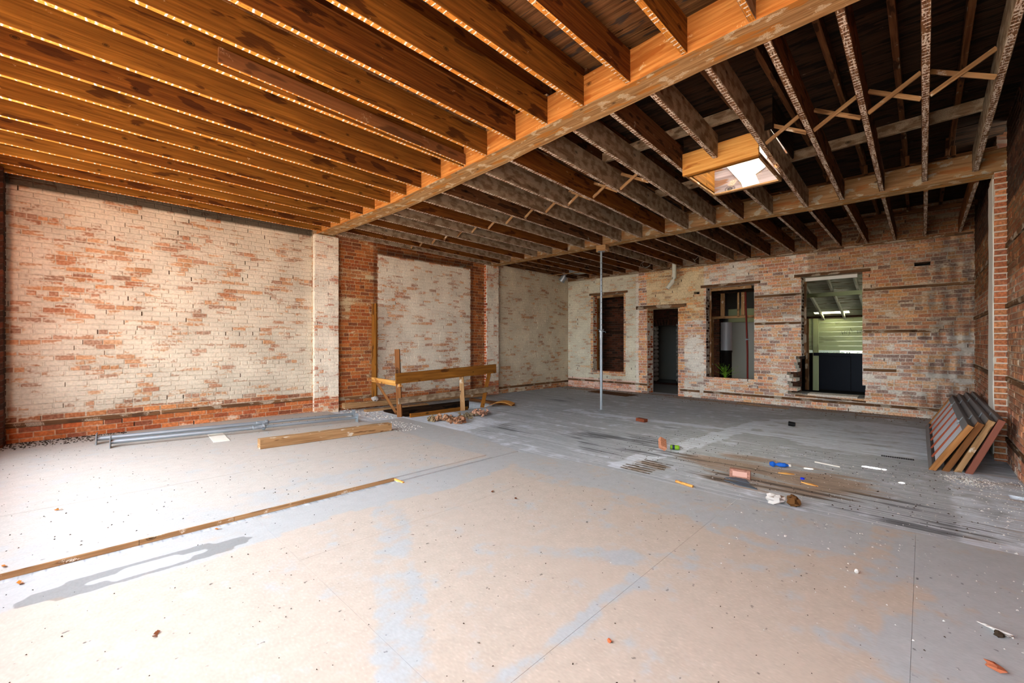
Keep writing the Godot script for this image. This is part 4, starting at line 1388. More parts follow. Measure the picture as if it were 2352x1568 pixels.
	for k in 90:
		var x := rr(-2.45, 0.6)
		merge(shards, lump(Vector3(rr(0.02, 0.05), rr(0.015, 0.05), rr(0.01, 0.03)), k, 0, 0.4), Transform3D(Basis(), Vector3(x, 1.07, Z + rr(0.02, 0.055))))
	obj("glass_crumbs", done(shards, glassm), gw).set_meta("kind", "stuff")
	# the handwriting on the boards
	var ink := mat(Color(0.10, 0.15, 0.16), 0.8)
	var pen := [[[[0, 0.13], [0.045, 0]], [[0.10, 0.14], [0.11, 0.02]], [[0.02, 0.06], [0.10, 0.08]], [[0.15, 0.06], [0.19, 0.09], [0.17, 0.12], [0.14, 0.08], [0.16, 0.04], [0.2, 0.05]], [[0.22, 0.13], [0.235, 0.07], [0.28, 0.08]], [[0.28, 0.15], [0.285, 0.04], [0.25, -0.02]], [[0.31, 0.24], [0.36, 0.11]], [[0.375, 0.08], [0.378, 0.07]]], [[[0, 0.13], [0.04, 0.01], [0.08, 0.10], [0.12, 0.02], [0.15, 0.15]], [[0.20, 0.07], [0.24, 0.10], [0.22, 0.14], [0.18, 0.08], [0.21, 0.03], [0.26, 0.05]]]]
	for wd in 2:
		var ms := MB.new()
		for st in pen[wd]:
			var pts := []
			for q in st:
				pts.append(Vector3([-1.88, -1.50][wd] + q[0] * 0.72, [1.64, 1.66][wd] + q[1] * 0.85, Z + 0.012))
			merge(ms, tube(pts, 0.0055, 5))
		obj("handwriting", done(ms, ink), gw)
	var gs := struct("wall_rear_side", "outer side wall of the green room, with an unseen opening added to light it", "wall")
	obj("boarding", done(slab(Vector3(0.78, 0, 0), Vector3.FORWARD, up, Vector3.LEFT, 12.5, 18.7, -2.7, 4.3, 0.2, [Rect2(14.6, 0.95, 1.3, 1.0)], Vector2.ZERO, Vector2.ONE), green), gs)  # opening added out of view to light the green boards
	var gc := struct("ceiling_rear_lean", "whitewashed sloping boards and rafters of the lean-to roof, with torn gaps", "ceiling")
	var whit := wood(731, Color(0.74, 0.76, 0.70), Color(0.58, 0.59, 0.53), Color(0.40, 0.33, 0.24), 0.72, Color(0.8, 0.8, 0.76), 0.7, 0, 512, 256)
	var sl := Vector3(0, -0.245, -0.97).normalized()
	var top := Vector3(0, 3.45, -12.45)
	var d := 0.0
	var n := 0
	while d < 5.2:
		var p := top + sl * (d + 0.11)
		var upn := Vector3(0, 0.97, -0.245)
		if n == 20:
			bar("lean_board", Vector3(-2.9, p.y, p.z), Vector3(-2.55, p.y, p.z), 0.215, 0.02, whit, gc, upn)
			bar("lean_board", Vector3(-1.65, p.y, p.z), Vector3(0.9, p.y, p.z), 0.215, 0.02, whit, gc, upn)
		elif n == 12:
			bar("lean_board", Vector3(-2.9, p.y, p.z), Vector3(0.9, p.y, p.z), 0.215, 0.02, M.strip, gc, upn)
		else:
			bar("lean_board", Vector3(-2.95, p.y, p.z), Vector3(0.9, p.y, p.z), 0.222, 0.02, whit, gc, upn)
		d += 0.22
		n += 1
	var veil := mat(Color(0.9, 0.9, 0.86), 0.7)  # translucent sheet added over the gap to soften the sun
	veil.backlight_enabled = true
	veil.backlight = Color(0.9, 0.9, 0.85)
	var vp := top + sl * (0.22 * 20 + 0.11) + Vector3(0, 0.05, 0)
	bar("added_diffuser", Vector3(-2.75, vp.y, vp.z), Vector3(-1.5, vp.y, vp.z), 0.4, 0.002, veil, gc, Vector3(0, 0.97, -0.245), 0.0005)
	for x in [-2.85, -2.35, -1.8, -1.25, -0.7, -0.1]:
		bar("lean_rafter", Vector3(x, top.y - 0.07, top.z), Vector3(x, top.y - 0.07, top.z) + sl * 5.0, 0.05, 0.11, whit, gc)
	var pz := top + sl * 2.2
	bar("lean_purlin", Vector3(-2.5, pz.y - 0.19, pz.z), Vector3(0.7, pz.y - 0.17, pz.z), 0.07, 0.11, green, gc)

# ---------------------------------------------------------------- things
func make_prop(called: String, L: float, split: float) -> Node3D:   # stands on its plate at the origin, along +y
	var o := root(called)
	for e in [0.0, L - 0.008]:
		obj("plate", beam(0.15, 0.15, 0.008, M.steel, null, 0.002), o, Transform3D(Basis(), Vector3(-0.075, e + 0.004, 0)))
	obj("outer_tube", done(tube([Vector3(0, 0.008, 0), Vector3(0, split, 0)], 0.031, 20), M.steel), o)
	obj("inner_tube", done(tube([Vector3(0, split - 0.05, 0), Vector3(0, L - 0.008, 0)], 0.0245, 20), M.steel), o)
	obj("collar", done(lathe([Vector2(0.031, split - 0.16), Vector2(0.035, split - 0.155), Vector2(0.035, split - 0.03), Vector2(0.05, split - 0.028), Vector2(0.052, split), Vector2(0.044, split + 0.012), Vector2(0.025, split + 0.014)], 20), M.steel), o)
	obj("handle", done(tube([Vector3(0.045, split - 0.012, 0), Vector3(0.085, split - 0.02, 0.01), Vector3(0.10, split - 0.05, 0.01)], 0.006, 8), M.steel), o)
	obj("pin", done(tube([Vector3(-0.075, split + 0.03, 0), Vector3(0.06, split + 0.03, 0)], 0.007, 8), M.steel), o)
	var y := split + 0.13
	while y < L - 0.25:
		obj("pin_hole", done(tube([Vector3(0, y, 0.02), Vector3(0, y, 0.0252)], 0.0085, 10), M.black), o)
		y += 0.125
	return o

func lay_down(o: Node3D, a: Vector3, b: Vector3, roll: float) -> void:
	var y := (b - a).normalized()
	var z := Vector3.UP.rotated(y, roll)
	z = (z - y * z.dot(y)).normalized()
	o.transform = Transform3D(Basis(y.cross(z), y, z), a)

func build_props() -> void:
	var up := Vector3.UP
	var lift := 0.022
	# steel shoring props
	var p := make_prop("shoring_prop", 3.53, 1.76)
	p.transform = Transform3D(Basis.from_euler(Vector3(0, 0.72, 0)), Vector3(-5.166, -0.015 + fy(-8.22), -8.22))
	tag(p, "galvanised steel shoring prop standing upright under the far girder", "prop")
	var wedge := bar("packing_block", Vector3(-5.30, 3.503, -8.30), Vector3(-5.06, 3.503, -8.30), 0.16, 0.145, M.timber)
	tag(wedge, "wooden packing block between the upright steel prop and the girder", "block")
	p = make_prop("shoring_prop", 3.23, 1.78)
	lay_down(p, Vector3(-7.73, 0.075 + lift + fy(-0.36), -0.36), Vector3(-7.30, 0.075 + lift + fy(-3.56), -3.56), 0.0)
	tag(p, "steel shoring prop lying along the left wall, the nearer of the two", "prop")
	p = make_prop("shoring_prop", 3.48, 2.05)
	lay_down(p, Vector3(-8.11, 0.075 + lift + fy(-0.24), -0.24), Vector3(-7.72, 0.075 + lift + fy(-3.7), -3.7), 0.0)
	tag(p, "steel shoring prop lying closest to the left wall, its pin holes showing", "prop")
	# timbers on the floor
	var t := obj("timber_beam", beam(1.86, 0.15, 0.12, M.timber, null, 0.008, 14, 0.003), null, aim(Vector3(-6.33, 0.06 + lift + fy(-1.73), -1.73), Vector3(-6.22, 0.06 + lift + fy(-3.55), -3.55)))
	tag(t, "short squared timber beam with one splintered end lying on the pale panels", "beam")
	t = obj("white_board", beam(0.80, 0.19, 0.01, M.white, null, 0.002), null, aim(Vector3(-7.92, 0.005 + lift + fy(-1.53), -1.54), Vector3(-7.12, 0.005 + lift + fy(-1.48), -1.48)))
	tag(t, "small flat white board lying under the steel props", "board")
	t = obj("timber_beam", beam(3.85, 0.16, 0.11, M.timber, null, 0.008, 16, 0.004), null, aim(Vector3(-8.70, 0.075, -3.95), Vector3(-8.55, 0.0, -7.8)))
	tag(t, "long weathered timber lying beside the stair opening at the foot of the left wall", "beam")
	t = obj("timber_beam", beam(1.5, 0.14, 0.09, M.timber, null, 0.008, 10, 0.004), null, aim(Vector3(-8.45, -0.012 + fy(-4.56), -4.30), Vector3(-8.36, -0.012 + fy(-6.0), -5.8)))
	tag(t, "shorter timber lying beside the long one at the stair opening", "beam")
	t = obj("timber_beam", beam(1.4, 0.10, 0.09, M.timber_red, null, 0.006, 8, 0.003), null, aim(Vector3(-8.30, 0.0 + fy(-7.05), -7.08), Vector3(-6.95, 0.0 + fy(-7.2), -7.2)))
	tag(t, "brown timber lying across the far end of the stair opening", "beam")
	t = obj("curb_board", beam(1.45, 0.045, 0.075, M.joist, null, 0.004, 8, 0.003), null, aim(Vector3(-7.20, 0.022 + fy(-4.6), -4.6), Vector3(-7.20, 0.022 + fy(-6.0), -6.05)))
	tag(t, "orange stained curb board along the near edge of the stair opening", "board")
	var ply := MB.new()
	for k in 8:
		var x0 := k * 0.075
		var x1 := (k + 1) * 0.075
		var y0 := 0.12 * sin(k / 8.0 * 2.6)
		var y1 := 0.12 * sin((k + 1) / 8.0 * 2.6)
		for s in [0.0, 0.008]:
			ply.quad(Vector3(x0, y0 + s, -0.17), Vector3(x1, y1 + s, -0.17), Vector3(x1, y1 + s, 0.17), Vector3(x0, y0 + s, 0.17), Vector2(x0, 0), Vector2(x1, 0), Vector2(x1, 0.3), Vector2(x0, 0.3), up if s > 0 else Vector3.DOWN)
		for zz in [-0.17, 0.17]:
			ply.quad(Vector3(x0, y0, zz), Vector3(x1, y1, zz), Vector3(x1, y1 + 0.008, zz), Vector3(x0, y0 + 0.008, zz), Vector2(x0, 0), Vector2(x1, 0), Vector2(x1, 0.02), Vector2(x0, 0.02), Vector3(0, 0, zz))
	t = obj("plywood_scrap", done(ply, M.pine), null, Transform3D(Basis.from_euler(Vector3(0, 0.5, 0)), Vector3(-7.28, -0.012 + fy(-6.8), -6.75)))
	tag(t, "curled orange plywood scrap behind the leaning post of the stair guard", "scrap")
	t = obj("plaster_chunk", done(lump(Vector3(0.17, 0.10, 0.13), 21, 1, 0.55), M.dust), null, Transform3D(Basis(), Vector3(-8.62, 0.165, -4.62)))
	tag(t, "white plaster chunk sitting on the long timber by the stair opening", "plaster")
	# the guard round the stair opening, nailed together from old lumber
	var g := root("stair_guard", Vector3(-7.4, fy(-4.5), -4.5))
	tag(g, "makeshift guard of old lumber nailed round the stair opening", "railing")
	var at := func(x: float, y: float, z: float) -> Vector3: return Vector3(x + 7.4, y - fy(-4.5), z + 4.5)
	bar("tall_post", at.call(-8.76, 0.10, -4.68), at.call(-8.72, 2.26, -4.66), 0.13, 0.05, M.joist, g, Vector3(0.3, 0, 1), 0.004, 6, 0.002, M.under)
	bar("corner_post", at.call(-7.40, fy(-4.5) - 0.014, -4.49), at.call(-7.43, 1.27, -4.45), 0.095, 0.055, M.timber_red, g, Vector3(0.6, 0, 0.8), 0.004, 4, 0.002)
	bar("post", at.call(-7.15, fy(-5.88) - 0.014, -5.88), at.call(-7.335, 0.83, -5.98), 0.10, 0.045, M.timber, g, Vector3(0.7, 0, 0.7), 0.004, 4, 0.001)
	bar("leaning_post", at.call(-7.22, fy(-6.5) - 0.014, -6.50), at.call(-7.32, 0.78, -6.84), 0.09, 0.045, M.joist, g, Vector3(0.7, 0, 0.7), 0.004, 4, 0.001)
	bar("top_rail", at.call(-7.33, 0.70, -4.36), at.call(-7.22, 0.785, -6.93), 0.04, 0.205, M.joist, g, up, 0.004, 8, 0.002)
	bar("lower_rail", at.call(-7.30, 0.265, -4.40), at.call(-7.22, 0.315, -6.90), 0.04, 0.115, M.joist_grey, g, up, 0.004, 8, 0.002)
	bar("side_rail", at.call(-8.70, 0.585, -4.60), at.call(-7.34, 0.588, -4.47), 0.04, 0.10, M.pine, g, up, 0.004, 6, 0.002)
	bar("brace", at.call(-8.55, 0.50, -4.64), at.call(-7.70, fy(-4.6) + 0.0, -4.60), 0.05, 0.10, M.timber_red, g, Vector3(0.4, 0.6, 0.5), 0.004, 6, 0.002, M.under)
	# old panel sections leaned against the right hand pier
	var spec := [[0.06, 0.37, 0.47, "front section of the stack, its grey panels and red battens showing"], [0.17, 0.452, 0.50, "second section of the stack, hidden but for its orange end"], [0.268, 0.537, 0.53, "third section of the stack, with a torn end rail"], [0.36, 0.612, 0.545, "rearmost section of the stack, its end painted dull red"]]
	var paint := mat(Color(0.78, 0.80, 0.83), 0.6)
	var dark := mat(Color(0.46, 0.45, 0.45), 0.7)
	var ends := [M.timber_end, M.timber_red, M.timber, mat(Color(0.50, 0.30, 0.24), 0.8)]
	for k in 4:
		var q: Array = spec[k]
		var z0: float = [-7.02, -7.07, -7.12, -7.12][k]
		var base := Vector3(q[0], -0.015 + fy(-7.5), z0)
		var dir := Vector3(q[1] - q[0], q[2] - base.y, 0)
		var Wd := dir.length()
		dir = dir.normalized()
		var nrm := Vector3(-dir.y, dir.x, 0)
		var o := root("door_section")
		# local axes: x up the slope, y away from the pier (front), z along the length (towards the camera)
		o.transform = Transform3D(Basis(dir, nrm, Vector3.BACK), base + nrm * 0.0 + Vector3(0, 0.012, 0))
		tag(o, "old timber door section leaned on the brick pier, " + q[3], "door section", "door sections leaned in a stack")
		var L := 3.7
		obj("core", beam(Wd - 0.16, L - 0.12, 0.02, dark if k else paint, null, 0.002), o, Transform3D(Basis(), Vector3(0.08, -0.02, -L / 2)))
		bar("bottom_rail", Vector3(0.0, -0.02, 0), Vector3(0.0, -0.02, -L), 0.055, 0.09, dark, o, Vector3.RIGHT, 0.003)
		bar("top_rail", Vector3(Wd - 0.045, -0.02, 0), Vector3(Wd - 0.045, -0.02, -L), 0.055, 0.09, dark, o, Vector3.RIGHT, 0.004)
		bar("end_stile", Vector3(-0.045, -0.02, -0.03), Vector3(Wd, -0.02, -0.03), 0.07, 0.056, ends[k], o, Vector3.UP, 0.004, 4, 0.001)
		bar("end_stile", Vector3(-0.045, -0.02, -L + 0.03), Vector3(Wd, -0.02, -L + 0.03), 0.07, 0.056, ends[k], o)
		for j in 6:
			var zz := -0.62 * (j + 1) + 0.03
			if k == 0:
				bar("batten", Vector3(0.04, -0.002, zz), Vector3(Wd - 0.09, -0.006, zz), 0.028, 0.02, mat(Color(0.55, 0.27, 0.18), 0.8), o)
			if j in [0, 3]:
				obj("hinge", beam(0.10, 0.05, 0.006, M.steel, null, 0.002), o, Transform3D(Basis(), Vector3(Wd - 0.11, 0.013, zz - 0.1)))
				obj("hinge_roller", done(tube([Vector3(Wd - 0.07, 0.022, zz - 0.14), Vector3(Wd - 0.07, 0.022, zz - 0.06)], 0.010, 10), M.steel), o)
	# pipes and ducts at the ceiling
	var pv := root("white_pipe", Vector3(-5.02, 3.0, -11.75))
	tag(pv, "white plastic pipe with an angled end hanging under the joists near the back wall", "pipe")
	obj("pipe", done(tube([Vector3(0, 0.95, 0), Vector3(0, 0.235, 0)], 0.055, 20), M.pvc), pv)
	obj("elbow", done(tube([Vector3(0, 0.30, 0), Vector3(-0.005, 0.2, 0.0), Vector3(-0.03, 0.12, 0.02), Vector3(-0.06, 0.06, 0.04)], 0.062, 20), M.pvc), pv)
	obj("outlet", done(tube([Vector3(-0.05, 0.08, 0.03), Vector3(-0.16, -0.09, 0.09)], 0.056, 20), M.pvc), pv)
	obj("mouth", done(tube([Vector3(-0.157, -0.087, 0.089), Vector3(-0.161, -0.092, 0.0905)], 0.047, 16), M.black), pv)
	var du := root("metal_duct", Vector3(-8.33, 3.42, -11.1))
	tag(du, "short round galvanised duct end hanging in the far left ceiling corner", "duct")
	obj("duct", done(tube([Vector3(0.03, 0.5, 0), Vector3(0.02, 0.2, 0), Vector3(-0.02, 0.08, 0.02), Vector3(-0.10, -0.04, 0.06)], 0.10, 20, false), M.steel), du)
	obj("flange", done(tube([Vector3(-0.085, -0.02, 0.053), Vector3(-0.11, -0.055, 0.065)], 0.108, 20, false), M.steel), du)
	obj("plenum", beam(0.37, 0.5, 0.10, M.steel, null, 0.004), du, Transform3D(Basis(), Vector3(0.27, 0.22, -0.1)))
	t = bar("loose_batten", Vector3(-8.75, 3.55, -10.75), Vector3(-7.65, 3.56, -10.9), 0.06, 0.02, M.timber)
	tag(t, "pale loose batten nailed under the joists beside the round duct", "batten")
	t = bar("hanging_strut", Vector3(-1.03, 3.56, -11.85), Vector3(-0.86, 3.84, -11.75), 0.04, 0.045, M.joist_brown)
	tag(t, "short broken wooden strut hanging between joists above the rightmost opening", "strut")
	var words := ["small coil of loose grey wire hanging from a joist, left of the white pipe", "loop of loose grey wire hanging from a joist, right of the white pipe"]
	for k in 2:
		var c: Vector3 = [Vector3(-5.62, 3.62, -11.3), Vector3(-4.55, 3.60, -11.7)][k]
		var pts := []
		for i in 26:
			var a := TAU * i / 12.0
			pts.append(c + Vector3(cos(a) * (0.10 + 0.003 * i), sin(a) * 0.09 - 0.002 * i, 0.004 * i))
		pts.append(c + Vector3(0.28, 0.10, 0.1))
		t = obj("wire_coil", done(tube(pts, 0.005, 6), mat(Color(0.5, 0.5, 0.48), 0.6)))
		tag(t, words[k], "wire")

# ---------------------------------------------------------------- litter
func brick_thing(label: String, xf: Transform3D, c: Color, frog := false) -> void:
	var o := root("loose_brick")
	o.transform = xf
	var m := textured(null, null)
	m = M.loose_brick.duplicate()
	m.albedo_color = c
	obj("body", beam(0.2, 0.095, 0.06, m, null, 0.005, 3, 0.0015), o, Transform3D(Basis(), Vector3(-0.1, 0.03, 0)))
	if frog:
		obj("frog", beam(0.14, 0.055, 0.004, mat(c.lightened(0.18), 0.95), null, 0.001), o, Transform3D(Basis(), Vector3(-0.07, 0.0605, 0)))
	tag(o, label, "brick", "loose bricks on the back floor")

func small(called: String, m: MB, mt: Material, x: float, dy: float, z: float, turn: float, label: String, cat: String, group := "") -> MeshInstance3D:
	var raised := 0.022 if (x < -3.99 and z > -3.66) else (0.0 if z > -4.2 else -0.015)
	var o := obj(called, done(m, mt), null, Transform3D(Basis(Vector3.UP, turn), Vector3(x, raised + fy(z) + dy, z)))
	tag(o, label, cat, group)
	return o

func build_litter() -> void:
	var n := nz(901, 0.05, 256, 256)
	var d := PackedByteArray()
	d.resize(256 * 256 * 3)
	for i in 256 * 256:
		for c in 3:
			d[i * 3 + c] = int(170 + 80 * n[i] / 255.0)
	M.loose_brick = textured(tex(d, 256, 256, Image.FORMAT_RGB8), tex(n, 256, 256, Image.FORMAT_L8), 0.3)
	M.loose_brick.uv1_scale = Vector3(4, 4, 1)
	var F := func(z: float) -> float: return fy(z) - 0.015
	brick_thing("dark red brick lying by the foot of the upright steel prop", Transform3D(Basis(Vector3.UP, -0.25), Vector3(-3.83, F.call(-7.5), -7.5)), Color(0.56, 0.30, 0.20))
	brick_thing("pale orange brick tipped up on the floor with a green can behind it", Transform3D(aim(Vector3.ZERO, Vector3(-0.42, 0.36, -0.83)).basis * Basis(Vector3.RIGHT, 0.55), Vector3(-2.60, F.call(-5.66) + 0.062, -5.66)), Color(0.86, 0.60, 0.47))
	brick_thing("pinkish brick on edge with its recessed face turned to the room", Transform3D(Basis(Vector3.UP, 0.15) * Basis(Vector3.RIGHT, PI / 2), Vector3(-1.44, F.call(-5.06) + 0.049, -5.10)), Color(0.72, 0.52, 0.45), true)
	var can := root("green_can", Vector3(-2.47, F.call(-5.80) + 0.033, -5.80), 0.4)
	tag(can, "small green drinks can lying behind the tipped brick", "can")
	obj("body", done(lathe([Vector2(0.0, -0.058), Vector2(0.022, -0.06), Vector2(0.032, -0.05), Vector2(0.032, 0.05), Vector2(0.025, 0.06), Vector2(0.0, 0.058)], 20), mat(Color(0.45, 0.62, 0.14), 0.35, 0.3)), can, Transform3D(Basis(Vector3.BACK, PI / 2), Vector3.ZERO))
	obj("label", done(lathe([Vector2(0.0326, 0.0), Vector2(0.0326, 0.03)], 20), mat(Color(0.08, 0.13, 0.25), 0.4)), can, Transform3D(Basis(Vector3.BACK, PI / 2), Vector3.ZERO))
	# crumpled blue bottle with a white cap
	var bt := root("crumpled_bottle", Vector3(-1.245, F.call(-5.86) + 0.03, -5.86), 0.35)
	tag(bt, "crumpled blue plastic bottle with a white cap on the dirty boards", "bottle")
	var prof := [Vector2(0, -0.09), Vector2(0.034, -0.085), Vector2(0.036, -0.05), Vector2(0.022, -0.02), Vector2(0.026, 0.01), Vector2(0.036, 0.04), Vector2(0.034, 0.07), Vector2(0.014, 0.095), Vector2(0.013, 0.11), Vector2(0.0, 0.11)]
	var bm := warp(done(lathe(prof, 14), mat(Color(0.12, 0.36, 0.72), 0.25)), func(v: Vector3) -> Vector3: return Vector3(v.x * (0.75 + 0.2 * sin(v.y * 90.0)), v.y, v.z + 0.006 * sin(v.y * 130.0 + v.x * 80.0)))
	obj("body", bm, bt, Transform3D(Basis(Vector3.BACK, -PI / 2), Vector3.ZERO))
	obj("cap", done(tube([Vector3(0.105, 0, 0), Vector3(0.13, 0, 0)], 0.016, 14), M.white), bt)
	small("bottle_cap", lathe([Vector2(0, 0.0), Vector2(0.02, 0.0), Vector2(0.021, 0.018), Vector2(0.0, 0.02)], 14), mat(Color(0.05, 0.16, 0.75), 0.4), -0.94, 0.0, -5.51, 0.0, "small bright blue bottle cap on the dark boards", "cap")
	small("black_cup", tube([Vector3(-0.05, 0.04, 0), Vector3(0.05, 0.036, 0.02)], 0.042, 18, true, 0.036), M.black, -1.71, 0.0, -9.08, 0.2, "small black cup lying on its side before the rightmost opening", "cup")
	var sl := mat(Color(0.28, 0.32, 0.36), 0.6)
	small("slate_shard", prism(PackedVector2Array([Vector2(-0.17, 0.03), Vector2(0.02, -0.02), Vector2(0.12, 0.05), Vector2(0.17, 0.11), Vector2(0.0, 0.10)]), 0.0, 0.008), sl, -1.36, 0.001, -4.88, 0.0, "larger blue grey slate shard lying in front of the pinkish brick", "slate", "slate shards")
	small("slate_shard", prism(PackedVector2Array([Vector2(-0.12, 0.0), Vector2(-0.04, -0.08), Vector2(0.06, -0.09), Vector2(0.13, 0.03)]), 0.0, 0.008), sl, -1.43, 0.001, -4.95, 0.0, "smaller slate shard lying against the pinkish brick", "slate", "slate shards")
	var st := MB.new()
	merge(st, tube([Vector3(-0.10, 0.012, 0), Vector3(0.0, 0.014, 0.004), Vector3(0.10, 0.012, -0.003)], 0.014, 6))
	small("wood_stick", st, M.pine, -1.775, 0.0, -4.40, -0.25, "short pale wood offcut lying at the edge of the front panels", "stick")
	small("thin_rod", tube([Vector3(-0.13, 0.008, 0), Vector3(0.13, 0.008, 0.0)], 0.008, 8), M.white, -0.84, 0.0, -6.39, -0.2, "thin white rod lying between the blue bottle and the sunlit spots", "rod")
	var wc := small("plaster_chunk", lump(Vector3(0.16, 0.08, 0.13), 5, 2, 0.35), M.dust, -0.98, 0.034, -4.50, 0.4, "angular white plaster chunk next to a rusty brown lump", "plaster")
	wc.scale = Vector3.ONE
	small("rusty_lump", lump(Vector3(0.11, 0.10, 0.10), 8, 2, 0.3), mat(Color(0.36, 0.24, 0.12), 0.9), -0.84, 0.042, -4.53, 0.0, "rusty brown lump next to the white plaster chunk", "lump")
	var comb := MB.new()
	for k in 15:
		merge(comb, prism(PackedVector2Array([Vector2(-0.006, -0.012), Vector2(0.006, -0.012), Vector2(0.006, 0.012), Vector2(-0.006, 0.012)]), 0.0, 0.012), Transform3D(Basis(), Vector3(-0.15 + 0.0215 * k, 0, 0)))
	merge(comb, prism(PackedVector2Array([Vector2(-0.16, -0.016), Vector2(0.16, -0.016), Vector2(0.16, -0.01), Vector2(-0.16, -0.01)]), 0.0, 0.008))
	small("black_comb_strip", comb, M.black, -0.24, 0.0, -7.45, 0.05, "black toothed plastic strip lying on the boards before the stacked door sections", "strip")
	for q in [[-1.12, -5.6, 0.5, "pale wood splinter lying just below the blue bottle"], [-0.86, -5.35, -0.2, "thin wood splinter lying below the blue bottle cap"]]:
		small("wood_splinter", prism(PackedVector2Array([Vector2(-0.07, 0), Vector2(0.02, -0.025), Vector2(0.09, 0.01), Vector2(0.0, 0.02)]), 0, 0.01), M.pine, q[0], 0.001, q[1], q[2], q[3], "splinter", "wood splinters")
	# debris by the stair opening
	var cols := [Color(0.66, 0.50, 0.38), Color(0.62, 0.45, 0.34), Color(0.52, 0.45, 0.34), Color(0.68, 0.52, 0.43), Color(0.46, 0.40, 0.31)]
	var spots := [[-6.42, -4.86, 0.26, 0.13], [-6.10, -4.93, 0.24, 0.12], [-6.58, -4.70, 0.18, 0.08], [-6.42, -5.75, 0.32, 0.14], [-6.45, -5.35, 0.5, 0.07]]
	var say := ["pinkish crumpled clump of torn plaster, in the middle of the debris by the stair opening", "front right clump of torn plaster with a dark underside, nearest the camera", "small tan clump at the left end of the debris by the stair opening", "largest pink clump at the right end of the debris by the stair opening", "flat brown heap of fibre behind the crumpled clumps"]
	for k in 5:
		var m := MB.new()
		for j in 30:
			merge(m, lump(Vector3(rr(0.03, 0.10), rr(0.01, 0.05), rr(0.03, 0.09)), k * 31 + j, 1, 0.7), Transform3D(Basis.from_euler(Vector3(rr(-1, 1), rr(-3, 3), rr(-1, 1))), Vector3(rr(-0.5, 0.5) * spots[k][2], rr(0.1, 0.8) * spots[k][3], rr(-0.5, 0.5) * spots[k][2])))
		small("rubble_clump", m, mat(cols[k], 0.95), spots[k][0], 0.0, spots[k][1], 0.3, say[k], "rubble", "torn clumps by the stair opening")
	# single leaves and chips on the front panels
	var leaf := mat(Color(0.70, 0.42, 0.12), 0.8)
	var brown := mat(Color(0.40, 0.22, 0.12), 0.85)
	var at := [[-3.86, -0.78, 0, "curled yellow leaf in the open floor joint"], [-4.10, 0.28, 0, "yellow leaf at the left edge of the photo, behind the floor joint"], [-3.80, 0.21, 0, "yellow leaf in front of the near end of the floor joint"], [-5.15, 0.07, 0, "tan leaf alone on the white panels left of the floor joint"], [-2.98, -2.81, 1, "brown leaf in the middle of the front floor, left of its twin"], [-2.69, -2.85, 1, "brown leaf in the middle of the front floor, right of its twin"], [-2.67, -0.29, 1, "dark curled leaf at the lower left of the front floor"], [-1.95, -0.30, 1, "dark brown chip on the front floor near the bottom edge"]]
	for q in at:
		var m := MB.new()
		for s in 3:
			var a := rr(0, TAU)
			var dv := Vector3(cos(a), 0.4, sin(a)) * rr(0.018, 0.03)
			var sd := Vector3(-sin(a), 0.1, cos(a)) * 0.012
			m.quad(Vector3(0, 0.003, 0), dv * 0.6 + sd, dv, dv * 0.6 - sd, Vector2.ZERO, Vector2.RIGHT, Vector2.ONE, Vector2.DOWN, up3())
			m.quad(Vector3(0, 0.001, 0), dv * 0.6 + sd * 0.9, dv * 0.98, dv * 0.6 - sd * 0.9, Vector2.ZERO, Vector2.RIGHT, Vector2.ONE, Vector2.DOWN, -up3())
		small("dry_leaf", m, brown if q[2] else leaf, q[0], 0.001, q[1], 0.0, q[3], "leaf", "dry leaves and chips on the front floor")
	small("white_pebble", lump(Vector3(0.025, 0.03, 0.025), 3, 1, 0.2), M.dust, -0.30, 0.013, -3.43, 0, "single white pebble on the right of the front floor", "pebble")
	var sp := MB.new()
	for k in 4:
		merge(sp, lump(Vector3(0.13 - 0.02 * k, 0.012, 0.018), k, 1, 0.2), Transform3D(Basis(Vector3.UP, 0.15 * k - 0.6), Vector3(0.01 * k, 0.006 + 0.006 * k, 0.014 * k)))
	small("plaster_splinter", sp, M.dust, 0.25, 0.0, -3.23, 0.0, "bundle of white plaster splinters at the lower right of the floor", "splinter")
	small("brick_shard", lump(Vector3(0.075, 0.022, 0.042), 17, 1, 0.6), mat(Color(0.68, 0.40, 0.28), 0.95), 0.225, 0.013, -2.84, -0.5, "orange brick shard in the lower right corner of the floor", "shard")
	small("dirt_lump", lump(Vector3(0.04, 0.035, 0.035), 19, 1, 0.3), M.crumb, 0.268, 0.015, -3.17, 0.0, "dark dirt lump beside the white splinters", "lump")
	small("brick_shard", lump(Vector3(0.022, 0.018, 0.02), 23, 1, 0.3), mat(Color(0.72, 0.36, 0.22), 0.95), -1.08, 0.008, -1.79, 0.0, "tiny orange brick shard on the middle of the front floor", "shard")
	# sheets at the foot of the back wall
	for q in [[-7.4, -5.95, -11.35, "thin brown sheet lying at the foot of the back wall, left of the doorway"], [-3.4, -2.2, -11.7, "thin pale lath lying at the wall foot under the rightmost opening"]]:
		var t := obj("loose_sheet", beam(q[1] - q[0], 0.55 if q[0] < -5 else 0.05, 0.012, M.joist_brown if q[0] < -5 else M.timber, null, 0.002), null, aim(Vector3(q[0], fy(q[2]) - 0.008, q[2]), Vector3(q[1], fy(q[2] + 0.3) - 0.008, q[2] + 0.25)))
		tag(t, q[3], "sheet")
	# what nobody could count
	scatter("white_crumbs", "white plaster crumbs scattered over the right of the floor", M.dust, 1500, 31, func(r: RandomNumberGenerator) -> Array:
		var z := -2.3 - 4.8 * pow(r.randf(), 0.6)
		var x := 0.74 - 3.0 * pow(r.randf(), 2.2)
		return [x, z, r.randf_range(0.0015, 0.0055) * (1.0 + 1.3 * float(r.randf() < 0.05))])
